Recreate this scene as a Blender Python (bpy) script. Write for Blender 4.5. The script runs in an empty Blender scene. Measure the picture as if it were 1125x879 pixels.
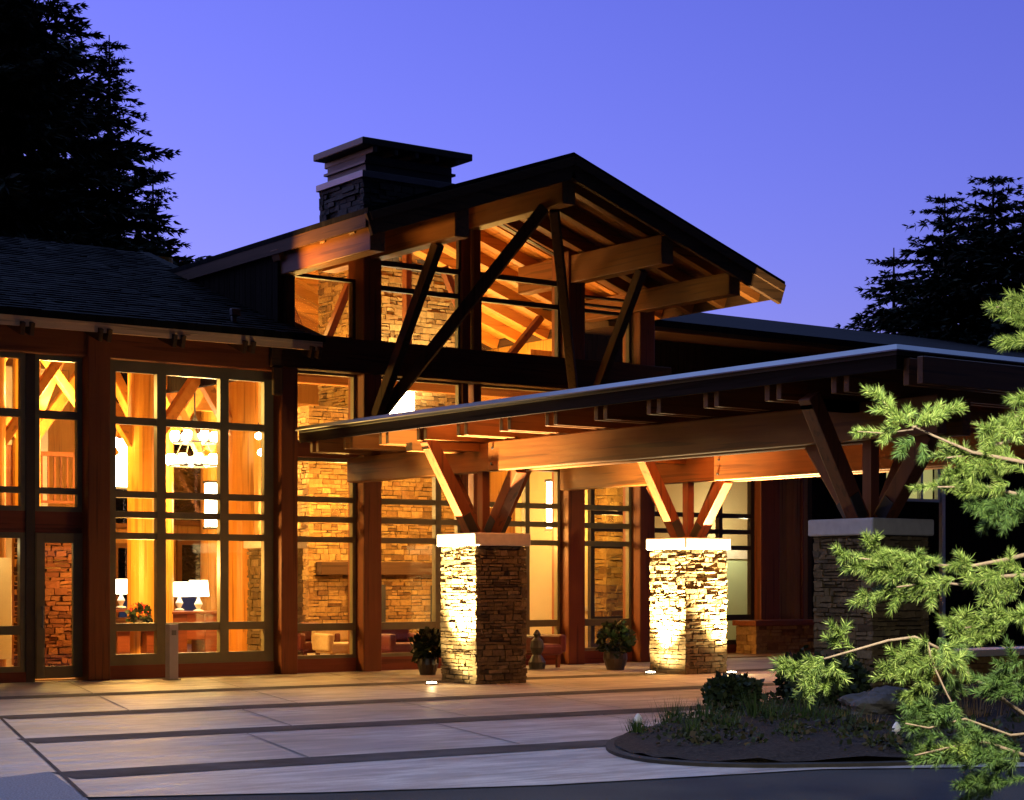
import bpy, math, random
from math import sin, cos, pi, radians
from mathutils import Vector, Matrix
import numpy as np

# ------------------------------------------------------------------ camera, world, exposure
C = bpy.context.scene
COL = C.collection
FX = 2019.09; CX = 562.5; HY = 638.0; ZC = 1.6; YAW = radians(35.917)
cd = bpy.data.cameras.new('camera'); cam = bpy.data.objects.new('camera', cd); COL.objects.link(cam)
cam.location = (0, 0, ZC); cam.rotation_euler = (radians(90), 0, -YAW)
cd.sensor_fit = 'HORIZONTAL'; cd.sensor_width = 36; cd.lens = FX / 1125 * 36
cd.shift_y = (HY - 439.5) / 1125; cd.clip_end = 2000; cd.clip_start = 0.1
C.camera = cam
W = bpy.data.worlds.new('World'); C.world = W; W.use_nodes = True
nt = W.node_tree; bg = nt.nodes['Background']
sky = nt.nodes.new('ShaderNodeTexSky'); sky.sky_type = 'NISHITA'; sky.sun_disc = False
SUN_EL, SUN_AZ = 4.0, -15.0          # low behind the lodge, left of the view
sky.sun_elevation = radians(SUN_EL); sky.sun_rotation = radians(SUN_AZ)
sky.air_density = 1.0; sky.dust_density = 0.6; sky.ozone_density = 1.0
hs = nt.nodes.new('ShaderNodeMix'); hs.data_type = 'RGBA'; hs.blend_type = 'MULTIPLY'; hs.inputs[0].default_value = 1
tcw = nt.nodes.new('ShaderNodeTexCoord'); sx = nt.nodes.new('ShaderNodeSeparateXYZ'); rmp = nt.nodes.new('ShaderNodeValToRGB')
nt.links.new(tcw.outputs['Generated'], sx.inputs[0]); nt.links.new(sx.outputs[2], rmp.inputs[0])
sc_ = nt.nodes.new('ShaderNodeMix'); sc_.data_type = 'RGBA'; sc_.blend_type = 'MULTIPLY'; sc_.inputs[0].default_value = 1
# twilight: violet low in the sky, paler towards the zenith
for e_, (p_, c_) in zip((rmp.color_ramp.elements[0], rmp.color_ramp.elements[1]), ((.32, (.05, .0454, .196)), (.8, (.57, .60, 1.0)))):
    e_.position = p_; e_.color = (*c_, 1)
nt.links.new(rmp.outputs[0], sc_.inputs[6]); sc_.inputs[7].default_value = (22, 22, 22, 1)
# the eastern sky behind the viewer is already night
dk = nt.nodes.new('ShaderNodeMapRange'); dk.interpolation_type = 'SMOOTHSTEP'; dt_ = nt.nodes.new('ShaderNodeVectorMath'); dt_.operation = 'DOT_PRODUCT'; nt.links.new(tcw.outputs['Generated'], dt_.inputs[0]); dt_.inputs[1].default_value = (.33, .944, 0)
nt.links.new(dt_.outputs['Value'], dk.inputs[0])
for i_, v_ in ((1, -.3), (2, .5), (3, .02), (4, 1.0)): dk.inputs[i_].default_value = v_
em_ = nt.nodes.new('ShaderNodeVectorMath'); em_.operation = 'SCALE'; nt.links.new(sc_.outputs[2], em_.inputs[0]); nt.links.new(dk.outputs[0], em_.inputs['Scale'])
nt.links.new(sky.outputs[0], hs.inputs[6]); nt.links.new(em_.outputs[0], hs.inputs[7])
nt.links.new(hs.outputs[2], bg.inputs[0]); bg.inputs[1].default_value = 0.1
sd = bpy.data.lights.new('sun', 'SUN'); sd.energy = 0.02; sd.angle = radians(10); sd.color = (0.75, 0.75, 1)
sun = bpy.data.objects.new('sun', sd); COL.objects.link(sun)
_az = radians(SUN_AZ); _d = Vector((sin(_az) * cos(radians(8)), cos(_az) * cos(radians(8)), sin(radians(8))))
sun.rotation_euler = _d.to_track_quat('Z', 'Y').to_euler()
C.view_settings.view_transform = 'Standard'; C.view_settings.look = 'None'
C.view_settings.exposure = 0; C.view_settings.gamma = 1
C.render.engine = 'CYCLES'
C.cycles.max_bounces = 7; C.cycles.transparent_max_bounces = 16; C.cycles.sample_clamp_indirect = 6
C.cycles.use_denoising = True

R = random.Random(7)
FWD = Vector((sin(YAW), cos(YAW), 0)); RGT = Vector((cos(YAW), -sin(YAW), 0))
def at(px, py, d):
    """point at depth d metres along the photograph's ray through (px, py)"""
    return Vector((0, 0, ZC)) + FWD * d + RGT * ((px - CX) / FX * d) + Vector((0, 0, (HY - py) / FX * d))

# ------------------------------------------------------------------ materials
class NT:
    def __init__(s, name):
        s.m = bpy.data.materials.new(name); s.m.use_nodes = True; s.t = s.m.node_tree
        s.b = s.t.nodes['Principled BSDF']; s.out = s.t.nodes['Material Output']
    def n(s, typ, **kw):
        o = s.t.nodes.new(typ)
        for k, v in kw.items(): setattr(o, k, v)
        return o
    def l(s, a, b): s.t.links.new(a, b)
    def coord(s, scale=(1, 1, 1)):
        tc = s.n('ShaderNodeTexCoord'); mp = s.n('ShaderNodeMapping'); mp.inputs['Scale'].default_value = scale
        s.l(tc.outputs['Object'], mp.inputs[0]); return mp.outputs[0]
    def noise(s, vec, scale, detail=4, rough=0.6):
        o = s.n('ShaderNodeTexNoise'); o.inputs['Scale'].default_value = scale
        o.inputs['Detail'].default_value = detail; o.inputs['Roughness'].default_value = rough
        if vec is not None: s.l(vec, o.inputs['Vector'])
        return o.outputs['Fac']
    def ramp(s, fac, stops):
        o = s.n('ShaderNodeValToRGB'); e = o.color_ramp.elements
        while len(e) < len(stops): e.new(0.5)
        for i, (p, c) in enumerate(stops): e[i].position = p; e[i].color = (*c, 1)
        s.l(fac, o.inputs[0]); return o.outputs[0]
    def mix(s, fac, a, b, mode='MIX'):
        o = s.n('ShaderNodeMix', data_type='RGBA', blend_type=mode)
        if isinstance(fac, (int, float)): o.inputs[0].default_value = fac
        else: s.l(fac, o.inputs[0])
        for i, v in ((6, a), (7, b)):
            if isinstance(v, tuple): o.inputs[i].default_value = (*v, 1)
            else: s.l(v, o.inputs[i])
        return o.outputs[2]
    def bump(s, h, strength=.3, dist=.02):
        o = s.n('ShaderNodeBump'); o.inputs['Strength'].default_value = strength; o.inputs['Distance'].default_value = dist
        s.l(h, o.inputs['Height']); s.l(o.outputs[0], s.b.inputs['Normal'])
    def island(s): return s.n('ShaderNodeNewGeometry').outputs['Random Per Island']
    def done(s, col=None, rough=.7, metal=0, spec=None):
        if col is not None:
            if isinstance(col, tuple): s.b.inputs['Base Color'].default_value = (*col, 1)
            else: s.l(col, s.b.inputs['Base Color'])
        s.b.inputs['Roughness'].default_value = rough; s.b.inputs['Metallic'].default_value = metal
        if spec is not None: s.b.inputs['Specular IOR Level'].default_value = spec
        return s.m

def wood(name, c0, c1, axis='z', rough=.55, spec=.35):
    t = NT(name); sc = {'x': (.35, 9, 9), 'y': (9, .35, 9), 'z': (9, 9, .35), 'n': (4, 4, 4)}[axis]
    v = t.coord(sc); g = t.noise(v, 2.2, 6, .65); big = t.noise(t.coord((.5, .5, .5)), 1.3, 3)
    col = t.ramp(g, [(.25, c0), (.72, c1)])
    isl = t.ramp(t.island(), [(0, (.72, .72, .72)), (1, (1.1, 1.1, 1.1))])
    col = t.mix(1, col, isl, 'MULTIPLY')
    col = t.mix(t.ramp(big, [(.35, (0, 0, 0)), (.7, (.35, .35, .35))]), col, tuple(x * .55 for x in c0))
    sc2 = {'x': (.5, 14, 14), 'y': (14, .5, 14), 'z': (14, 14, .5), 'n': (6, 6, 6)}[axis]
    ck = t.noise(t.coord(sc2), 1.1, 2, .4); col = t.mix(t.ramp(ck, [(.60, (0, 0, 0)), (.66, (.6, .6, .6))]), col, tuple(x * .35 for x in c0))
    kn = t.n('ShaderNodeTexVoronoi'); kn.inputs['Scale'].default_value = 2.3; t.l(t.coord({'x': (.4, 1.6, 1.6), 'y': (1.6, .4, 1.6), 'z': (1.6, 1.6, .4), 'n': (1, 1, 1)}[axis]), kn.inputs['Vector'])
    col = t.mix(t.ramp(kn.outputs['Distance'], [(.035, (.7, .7, .7)), (.075, (0, 0, 0))]), col, tuple(x * .3 for x in c0))
    t.bump(g, .25, .01); return t.done(col, rough, spec=spec)
def flat(name, c, rough=.6, var=.25, scale=6, metal=0, bump=0, spec=None):
    t = NT(name); g = t.noise(t.coord(), scale, 5)
    col = t.ramp(g, [(.25, tuple(x * (1 - var) for x in c)), (.75, tuple(min(1, x * (1 + var)) for x in c))])
    if bump: t.bump(g, bump, .02)
    return t.done(col, rough, metal, spec if spec is not None else (.15 if rough >= .85 else None))
def emit(name, c, s):
    t = NT(name); t.b.inputs['Emission Color'].default_value = (*c, 1); t.b.inputs['Emission Strength'].default_value = s
    return t.done(c, .6)
def stone(name, cols, mortar_dark=.5):
    t = NT(name); g = t.noise(t.coord(), 14, 6, .7); isl = t.island()
    n = len(cols); col = t.ramp(isl, [(i / max(1, n - 1), c) for i, c in enumerate(cols)])
    col = t.mix(1, col, t.ramp(g, [(.3, (.62, .6, .56)), (.7, (1.12, 1.1, 1.06))]), 'MULTIPLY')
    t.bump(t.noise(t.coord(), 30, 5, .7), .6, .02); return t.done(col, .9, spec=.2)

M = {}
for ax in 'xyzn':
    M['fir_' + ax] = wood('fir timber ' + ax, (.165, .052, .008), (.25, .094, .016), ax)
    M['int_' + ax] = wood('lamplit fir ' + ax, (.46, .17, .028), (.64, .28, .055), ax)  # lighter copy of the fir, with the hall's lamplight in its colour
    M['dark_' + ax] = wood('stained timber ' + ax, (.17, .045, .012), (.26, .075, .02), ax)
    M['brown_' + ax] = wood('weathered timber ' + ax, (.06, .03, .015), (.105, .052, .024), ax, .7, .15)
M['fascia_dark'] = wood('charcoal stained fascia', (.022, .015, .012), (.04, .026, .02), 'y', .9, .04)
M['pale_x'] = wood('lit pale fir board', (.66, .42, .22), (.8, .54, .3), 'x')  # light-coloured fir, paled further in place of light on the eave
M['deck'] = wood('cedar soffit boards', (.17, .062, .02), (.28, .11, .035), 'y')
M['panel'] = wood('pine panelling', (.48, .19, .03), (.66, .30, .06), 'z')
M['log'] = wood('peeled log', (.54, .22, .03), (.72, .34, .06), 'z', .45)
M['red_panel'] = wood('red stained panel', (.16, .035, .018), (.26, .06, .03), 'x')
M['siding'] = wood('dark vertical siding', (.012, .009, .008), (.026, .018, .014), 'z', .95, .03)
M['siding_lit'] = wood('lamplit cedar siding', (.30, .15, .05), (.45, .24, .09), 'z', .7)  # lamplight put into a lighter copy of the siding
M['frame'] = flat('bronze green aluminium', (.15, .135, .075), .45, .15, 3)
M['darkframe'] = flat('dark bronze', (.028, .022, .018), .5, .2, 3)
M['cream'] = flat('cream plaster', (.72, .58, .32), .9, .06, 1.5)
M['greenwall'] = flat('pale green plaster', (.5, .62, .4), .9, .06, 1.5)
M['cap'] = flat('cast stone cap', (.62, .58, .5), .8, .12, 9, 0, .15)
M['stone'] = stone('stacked ledge stone', [(.13, .09, .045), (.24, .18, .09), (.08, .055, .03), (.27, .21, .12), (.17, .12, .06), (.2, .145, .075), (.14, .11, .07)])
M['stone_in'] = stone('hearth stone', [(.24, .13, .045), (.38, .24, .09), (.15, .08, .03), (.42, .28, .11), (.29, .165, .06)])
M['stone_ch'] = stone('chimney stone', [(.05, .05, .055), (.09, .09, .09), (.035, .04, .045), (.11, .105, .1)])
M['stone_red'] = stone('dark red stone', [(.10, .03, .014), (.16, .055, .024), (.07, .02, .01), (.19, .075, .03)])
M['joint'] = flat('dark mortar', (.06, .045, .03), .95, .3, 9)
M['metal'] = flat('weathered sheet metal', (.17, .17, .185), .4, .15, 2, .6)
M['darkmetal'] = flat('dark sheet metal', (.04, .046, .058), .6, .2, 2)
M['iron'] = flat('black iron', (.02, .018, .016), .5, .2, 8)
M['bollard'] = flat('grey painted steel', (.45, .43, .48), .5, .08, 5)
M['white'] = flat('white enamel', (.75, .74, .72), .5, .05, 5)
M['bark'] = flat('fir bark', (.07, .05, .035), .95, .4, 12, 0, .8)
M['twig'] = flat('pale twig bark', (.15, .11, .075), .85, .3, 30, 0, .3)
M['pot'] = flat('dark glazed pot', (.05, .04, .035), .35, .2, 6)
M['leather'] = flat('red leather', (.11, .014, .012), .5, .2, 8)
M['linen'] = flat('beige linen', (.62, .48, .3), .9, .12, 14)
M['floorwood'] = wood('oak floor', (.26, .14, .055), (.38, .22, .09), 'x', .4)
M['desk'] = wood('mahogany', (.12, .03, .015), (.2, .055, .025), 'x', .35)
M['petal'] = flat('red petals', (.6, .05, .03), .7, .3, 20)
M['curtain'] = flat('ivory blind', (.8, .7, .46), .9, .05, 2)
M['shade'] = emit('lit lamp shade', (1, .86, .62), 9)
M['bulb'] = emit('lit frosted glass', (1, .88, .66), 28)
M['lens'] = emit('lit floodlight lens', (1, .86, .55), 30)
M['glowbox'] = emit('lit lantern panel', (1, .84, .5), 6)
M['dimwin'] = emit('dim lit curtain', (.62, .56, .22), .7)
M['fire'] = emit('lit recess', (1, .72, .36), 2.5)

def foliage(name, stops, rough=.65):
    t = NT(name); col = t.ramp(t.island(), stops); t.l(col, t.b.inputs['Base Color'])
    return t.done(None, rough, spec=.25)
M['conifer'] = foliage('dark fir needles', [(0, (.006, .012, .008)), (.6, (.012, .024, .014)), (1, (.022, .036, .018))], .9)
M['needle'] = foliage('young pine needles', [(0, (.03, .06, .01)), (.4, (.08, .135, .022)), (.8, (.18, .25, .045)), (1, (.30, .36, .10))], .6)
M['oldneedle'] = foliage('older pine needles', [(0, (.025, .055, .014)), (.6, (.055, .11, .022)), (1, (.11, .17, .035))], .6)
M['shrub'] = foliage('dark shrub leaves', [(0, (.012, .022, .010)), (.6, (.026, .044, .018)), (1, (.055, .07, .028))], .6)
M['leafy'] = foliage('pot plant leaves', [(0, (.006, .014, .006)), (1, (.02, .038, .012))], .5)
M['cover'] = foliage('creeping cover', [(0, (.012, .02, .008)), (.5, (.03, .045, .016)), (.8, (.05, .04, .025)), (1, (.09, .07, .045))], .8)
M['grass'] = foliage('grass blades', [(0, (.02, .05, .012)), (.6, (.04, .085, .02)), (1, (.09, .12, .035))], .7)
M['straw'] = foliage('straw blades', [(0, (.20, .12, .05)), (1, (.38, .25, .11))], .8)

def glass():
    t = NT('window glass'); t.t.nodes.remove(t.b)
    tr = t.n('ShaderNodeBsdfTransparent'); tr.inputs[0].default_value = (.93, .95, .92, 1)
    gl = t.n('ShaderNodeBsdfGlossy'); gl.inputs['Roughness'].default_value = .03
    lw = t.n('ShaderNodeLayerWeight'); lw.inputs[0].default_value = .5; pw = t.n('ShaderNodeMath', operation='POWER'); pw.inputs[1].default_value = 5; t.l(lw.outputs['Facing'], pw.inputs[0]); fr = t.n('ShaderNodeMath', operation='MULTIPLY_ADD'); fr.inputs[1].default_value = .96; fr.inputs[2].default_value = .04; t.l(pw.outputs[0], fr.inputs[0])
    mx = t.n('ShaderNodeMixShader'); t.l(fr.outputs[0], mx.inputs[0]); t.l(tr.outputs[0], mx.inputs[1]); t.l(gl.outputs[0], mx.inputs[2])
    t.l(mx.outputs[0], t.out.inputs[0]); return t.m
M['glass'] = glass()
def concrete():
    t = NT('broom finished concrete'); v = t.coord()
    a = t.noise(v, .35, 5, .6); b = t.noise(t.coord((.5, 2.5, 1)), 1.6, 6, .7); c = t.noise(v, 60, 3)
    col = t.ramp(a, [(.38, (.24, .205, .18)), (.62, (.47, .42, .375))])
    col = t.mix(1, col, t.ramp(b, [(.36, (.42, .40, .38)), (.5, (.86, .86, .86)), (.64, (1.22, 1.21, 1.19))]), 'MULTIPLY')
    col = t.mix(.35, col, t.ramp(c, [(.3, (.5, .5, .5)), (.7, (1.2, 1.2, 1.2))]), 'MULTIPLY')
    spots = t.ramp(t.noise(t.coord((.6, 1.6, 1)), 1.3, 5, .65), [(.48, (0, 0, 0)), (.62, (.65, .65, .65))])
    col = t.mix(spots, col, (.19, .17, .16))
    t.bump(t.noise(t.coord((1, 6, 1)), 18, 4), .2, .01)
    t.l(t.ramp(b, [(.3, (.5, .5, .5)), (.7, (.72, .72, .72))]), t.b.inputs['Roughness'])
    m = t.done(col, .6); t.l(t.t.nodes[-1].outputs[0], t.b.inputs['Roughness']) if False else None
    return m
M['concrete'] = concrete()
def asphalt():
    t = NT('asphalt'); v = t.coord(); a = t.noise(v, 90, 4, .7); b = t.noise(v, .5, 4)
    col = t.ramp(a, [(.3, (.013, .013, .014)), (.7, (.06, .06, .062))])
    col = t.mix(1, col, t.ramp(b, [(.3, (.7, .7, .7)), (.7, (1.1, 1.1, 1.1))]), 'MULTIPLY')
    t.bump(a, .5, .01); return t.done(col, .9, spec=.15)
M['asphalt'] = asphalt()
M['band'] = flat('dark paving band', (.055, .046, .044), .95, .75, 1.6, 0, .2)
M['aggregate'] = flat('exposed aggregate', (.33, .285, .26), .95, .6, 55, 0, .6)
M['jointline'] = flat('paving joint', (.2, .18, .165), .9, .3, 8)
M['mulch'] = flat('bark mulch', (.03, .022, .018), .95, .8, 26, 0, 1.0)
M['kerb'] = flat('dark kerb', (.03, .028, .028), .85, .3, 10)
M['rock'] = flat('grey boulder', (.10, .095, .09), .9, .45, 5, 0, .9)
def shingles():
    t = NT('roof shingles'); v = t.coord(); b = t.n('ShaderNodeTexBrick'); t.l(v, b.inputs[0])
    b.inputs['Scale'].default_value = 3.2; b.inputs['Mortar Size'].default_value = .02; b.inputs['Row Height'].default_value = .35
    b.inputs['Color1'].default_value = (.005, .005, .006, 1); b.inputs['Color2'].default_value = (.012, .0115, .013, 1); b.inputs['Mortar'].default_value = (.004, .004, .005, 1)
    col = t.mix(1, b.outputs[0], t.ramp(t.noise(v, .8, 4), [(.3, (.7, .7, .7)), (.7, (1.2, 1.2, 1.2))]), 'MULTIPLY')
    t.bump(b.outputs[1], -.4, .02); return t.done(col, .95, spec=.05)
M['shingle'] = shingles()
def shakes():
    t = NT('cedar shakes'); isl = t.ramp(t.island(), [(0, (.003, .003, .0035)), (.5, (.007, .0068, .0075)), (.85, (.011, .0105, .011)), (1, (.02, .019, .019))])
    return t.done(isl, .95, spec=.04)
M['shake'] = shakes()
def duskpane():
    t = NT('dark glazing'); return t.done((.02, .03, .05), .05)
M['duskpane'] = duskpane()

# ------------------------------------------------------------------ mesh helpers
def link(o, parent=None):
    COL.objects.link(o)
    if parent is not None:
        o.parent = parent; o.matrix_parent_inverse = Matrix.Translation(-base_of(parent))
    return o
def base_of(p): return Vector(p.location) if p.parent is None else Vector((0, 0, 0))
def tag(o, label=None, cat=None, group=None, kind=None):
    if label: o['label'] = label
    if cat: o['category'] = cat
    if group: o['group'] = group
    if kind: o['kind'] = kind
    return o
def thing(name, label, cat, loc=(0, 0, 0), group=None):
    o = bpy.data.objects.new(name, None); COL.objects.link(o); o.location = loc; o.empty_display_size = .2
    return tag(o, label, cat, group)
def dup(root, loc, label=None, rz=None):
    r = root.copy(); COL.objects.link(r); r.location = loc
    if rz is not None: r.rotation_euler = (0, 0, rz)
    if label: r['label'] = label
    for ch in list(root.children):
        c = ch.copy(); COL.objects.link(c); c.parent = r
        for g in list(ch.children):
            d = g.copy(); COL.objects.link(d); d.parent = c
    return r

class MB:
    def __init__(s): s.v = []; s.f = []
    def add(s, vs, fs):
        k = len(s.v); s.v += [tuple(p) for p in vs]; s.f += [tuple(i + k for i in f) for f in fs]; return s
    def box(s, x0, x1, y0, y1, z0, z1, j=0):
        vs = [(x, y, z) for z in (z0, z1) for y in (y0, y1) for x in (x0, x1)]
        if j: vs = [tuple(c + R.uniform(-j, j) for c in p) for p in vs]
        return s.add(vs, [(0, 2, 3, 1), (4, 5, 7, 6), (0, 1, 5, 4), (1, 3, 7, 5), (3, 2, 6, 7), (2, 0, 4, 6)])
    def bar(s, p, q, w, h, up=(0, 0, 1), taper=1):
        p = Vector(p); q = Vector(q); d = (q - p).normalized(); u = Vector(up)
        if abs(d.dot(u)) > .98: u = Vector((0, 1, 0))
        x = d.cross(u).normalized() * w / 2; z = x.cross(d).normalized() * h / 2
        vs = [p - x - z, p + x - z, p + x + z, p - x + z] + [q + (a) * taper for a in (-x - z, x - z, x + z, -x + z)]
        return s.add(vs, [(0, 3, 2, 1), (4, 5, 6, 7), (0, 1, 5, 4), (1, 2, 6, 5), (2, 3, 7, 6), (3, 0, 4, 7)])
    def tube(s, pts, rs, n=8, caps=True):
        pts = [Vector(p) for p in pts]
        if isinstance(rs, (int, float)): rs = [rs] * len(pts)
        k0 = len(s.v); prev = None
        for i, p in enumerate(pts):
            d = (pts[min(i + 1, len(pts) - 1)] - pts[max(i - 1, 0)]).normalized()
            a = Vector((0, 0, 1)) if abs(d.z) < .95 else Vector((1, 0, 0))
            if prev is not None: a = prev
            x = d.cross(a); x = x.normalized() if x.length > 1e-6 else Vector((1, 0, 0)); y = x.cross(d).normalized(); prev = y
            for k in range(n):
                t = 2 * pi * k / n; s.v.append(tuple(p + (x * cos(t) + y * sin(t)) * rs[i]))
        for i in range(len(pts) - 1):
            for k in range(n):
                a = k0 + i * n + k; b = k0 + i * n + (k + 1) % n
                s.f.append((a, b, b + n, a + n))
        if caps:
            s.f.append(tuple(k0 + k for k in range(n))[::-1]); e = k0 + (len(pts) - 1) * n
            s.f.append(tuple(e + k for k in range(n)))
        return s
    def lathe(s, c, prof, n=16):
        return s.tube([(c[0], c[1], c[2] + z) for r, z in prof], [max(r, .001) for r, z in prof], n)
    def prism(s, poly, z0, z1):
        n = len(poly); vs = [(x, y, z0) for x, y in poly] + [(x, y, z1) for x, y in poly]
        return s.add(vs, [tuple(range(n))[::-1], tuple(range(n, 2 * n))] + [(i, (i + 1) % n, n + (i + 1) % n, n + i) for i in range(n)])
    def build(s, name, mat, parent=None, bevel=0, smooth=False):
        me = bpy.data.meshes.new(name); me.from_pydata(s.v, [], s.f); me.update()
        if mat is not None: me.materials.append(mat)
        import bmesh
        bm = bmesh.new(); bm.from_mesh(me); bmesh.ops.recalc_face_normals(bm, faces=bm.faces); bm.to_mesh(me); bm.free()
        if smooth:
            for p in me.polygons: p.use_smooth = True
        o = bpy.data.objects.new(name, me); link(o, parent)
        if bevel:
            b = o.modifiers.new('bevel', 'BEVEL'); b.width = bevel; b.segments = 2; b.limit_method = 'ANGLE'; b.angle_limit = radians(50)
        return o

def raw(name, V, F, mat, parent=None):
    """fast mesh of same-sized faces from numpy arrays"""
    V = np.asarray(V, dtype=np.float32).reshape(-1, 3); F = np.asarray(F, dtype=np.int32)
    me = bpy.data.meshes.new(name); k = F.shape[1]
    me.vertices.add(len(V)); me.vertices.foreach_set('co', V.ravel())
    me.loops.add(F.size); me.loops.foreach_set('vertex_index', F.ravel())
    me.polygons.add(len(F)); me.polygons.foreach_set('loop_start', np.arange(len(F), dtype=np.int32) * k)
    me.update(calc_edges=True); me.validate(); me.materials.append(mat)
    return link(bpy.data.objects.new(name, me), parent)

def stone_wall(mb, x0, x1, y0, y1, z0, z1, hmin=.05, hmax=.15, wmin=.12, wmax=.42, depth=.10, out=.035, sides='xXyY'):
    """courses of irregular stones on the named faces of a box (x = face at x0, X = at x1 ...)"""
    for sd_ in sides:
        z = z0
        while z < z1 - .01:
            h = min(R.uniform(hmin, hmax), z1 - z)
            if z1 - z - h < hmin * .6: h = z1 - z
            a0, a1 = (y0, y1) if sd_ in 'xX' else (x0, x1)
            a = a0 - R.uniform(0, out)
            end = a1 + R.uniform(0, out)
            while a < end - .005:
                w = min(R.uniform(wmin, wmax), end - a)
                if end - a - w < wmin * .5: w = end - a
                nsub = 2 if (h > hmax * .75 and R.random() < .35) else 1
                for k in range(nsub):
                    zz0 = z + h * k / nsub; zz1 = z + h * (k + 1) / nsub
                    p = R.uniform(.0, out) if R.random() > .06 else -out * .7; g = .007
                    A = (a + g, a + w - g)
                    if sd_ == 'x': b = (x0 - p, x0 + depth, *A)
                    elif sd_ == 'X': b = (x1 - depth, x1 + p, *A)
                    elif sd_ == 'y': b = (*A, y0 - p, y0 + depth)
                    else: b = (*A, y1 - depth, y1 + p)
                    mb.box(*b, zz0 + g, zz1 - g, j=min(.012, out * .45))
                a += w
            z += h

def spot(name, loc, target, power, size=80, blend=.6, color=(1, .66, .26), r=.05):
    d = bpy.data.lights.new(name, 'SPOT'); d.energy = power; d.spot_size = radians(size); d.spot_blend = blend; d.color = color; d.shadow_soft_size = r
    o = bpy.data.objects.new(name, d); COL.objects.link(o); o.location = loc
    o.rotation_euler = (Vector(loc) - Vector(target)).to_track_quat('Z', 'Y').to_euler(); return o
def point(name, loc, power, color=(1, .57, .14), r=.25):
    d = bpy.data.lights.new(name, 'POINT'); d.energy = power; d.color = color; d.shadow_soft_size = r
    o = bpy.data.objects.new(name, d); COL.objects.link(o); o.location = loc; return o

# ------------------------------------------------------------------ ground
g = MB(); g.add([(-600, -600, -.01), (600, -600, -.01), (600, 900, -.01), (-600, 900, -.01)], [(0, 1, 2, 3)])
tag(g.build('ground', M['asphalt']), kind='structure')
PL = [(-25, 10.5), (4.3, 14.1), (5.9, 14.75), (5.42, 12.85), (7.0, 12.1), (8.7, 11.5), (11.3, 11.1), (14, 9.6), (30, 7), (30, 28.4), (40, 31), (-25, 31)]
p = MB(); p.add([(x, y, 0) for x, y in PL], [tuple(range(len(PL)))]); tag(p.build('plaza_paving', M['concrete']), kind='structure')
b = MB()
def strip(mb, a, c, w, z):
    a = Vector((*a, z)); c = Vector((*c, z)); d = (c - a).normalized(); n = Vector((-d.y, d.x, 0)) * w / 2
    mb.add([a - n, c - n, c + n, a + n], [(0, 1, 2, 3)])
def leftx(y): return 5.42 + (y - 12.85) * .29
for y0, y1 in ((14.35, 13.7), (17.65, 17.15), (20.85, 20.6), (24.35, 24.1)):
    strip(b, (leftx(y0), y0), (28, y0 + (y1 - y0) * 1.6), .62, .004)
tag(b.build('paving_bands', M['band']), kind='structure')
b = MB(); strip(b, (5.42, 12.85), (7.75, 20.9), .035, .006); strip(b, (7.75, 20.9), (9.6, 27.3), .03, .006)
tag(b.build('paving_edge', M['band']), kind='structure'); b = MB()
for k in range(1, 8):
    x = 5.42 + k * 2.35
    for (ya, yb) in ((14.5, 17.2), (17.75, 20.5), (21.0, 24.0), (24.5, 27.6)):
        o = .29 * (ya - 12.85) + (.7 if ya > 17 else 0) * (1 if ya < 20.6 else -1)
        strip(b, (x + o, ya), (x + o + .29 * (yb - ya), yb), .02, .006)
tag(b.build('paving_joints', M['jointline']), kind='structure')
a_ = MB(); a_.add([(x, y, .0) for x, y in [(-25, 2), (3.0, 6.5), (4.6, 10.2), (5.42, 12.85), (5.9, 14.75), (4.3, 14.1), (-25, 10.5)]], [tuple(range(7))])
tag(a_.build('drive_apron', M['aggregate']), kind='structure')
# planting bed
def smooth_poly(pts, n=4):
    out = []; m = len(pts)
    for i in range(m):
        p0, p1, p2, p3 = (Vector(pts[(i + k - 1) % m]) for k in range(4))
        for t in range(n):
            t /= n; out.append(tuple(.5 * ((2 * p1) + (p2 - p0) * t + (2 * p0 - 5 * p1 + 4 * p2 - p3) * t * t + (3 * p1 - p0 - 3 * p2 + p3) * t ** 3)))
    return out
BED = smooth_poly([(11.5, 14.2), (10.75, 13.3), (10.45, 12.4), (10.75, 11.65), (11.5, 11.15), (12.6, 10.7), (14.2, 10.2), (19, 9.3), (26, 11), (26, 17), (20.5, 18.3), (17.3, 17.6), (15.6, 16.75), (13.9, 15.6), (12.6, 14.95)])
k = MB(); n = len(BED); cxb, cyb = 16, 13.3
inner = [(x + (cxb - x) * .02, y + (cyb - y) * .03) for x, y in BED]
k.add([(x, y, z) for (P, z) in ((BED, -.005), (BED, .03), (inner, .035), (inner, .02)) for x, y in P],
      [(r * n + i, r * n + (i + 1) % n, (r + 1) * n + (i + 1) % n, (r + 1) * n + i) for r in range(3) for i in range(n)])
tag(k.build('bed_kerb', M['kerb']), kind='structure')
k = MB(); rings = [1, .9, .7, .45, .2]; hts = [.06, .12, .17, .2, .2]
def bed_z(x, y): return .13
vs = []
for s_, h_ in zip(rings, hts):
    for x, y in inner: vs.append((cxb + (x - cxb) * s_, cyb + (y - cyb) * s_, h_ + R.uniform(-.025, .025)))
vs.append((cxb, cyb, .2))
fs = [(r * n + i, r * n + (i + 1) % n, (r + 1) * n + (i + 1) % n, (r + 1) * n + i) for r in range(4) for i in range(n)] + [(4 * n + i, 4 * n + (i + 1) % n, 5 * n) for i in range(n)]
k.add(vs, fs); tag(k.build('planting_bed', M['mulch'], smooth=True), kind='structure')

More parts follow.
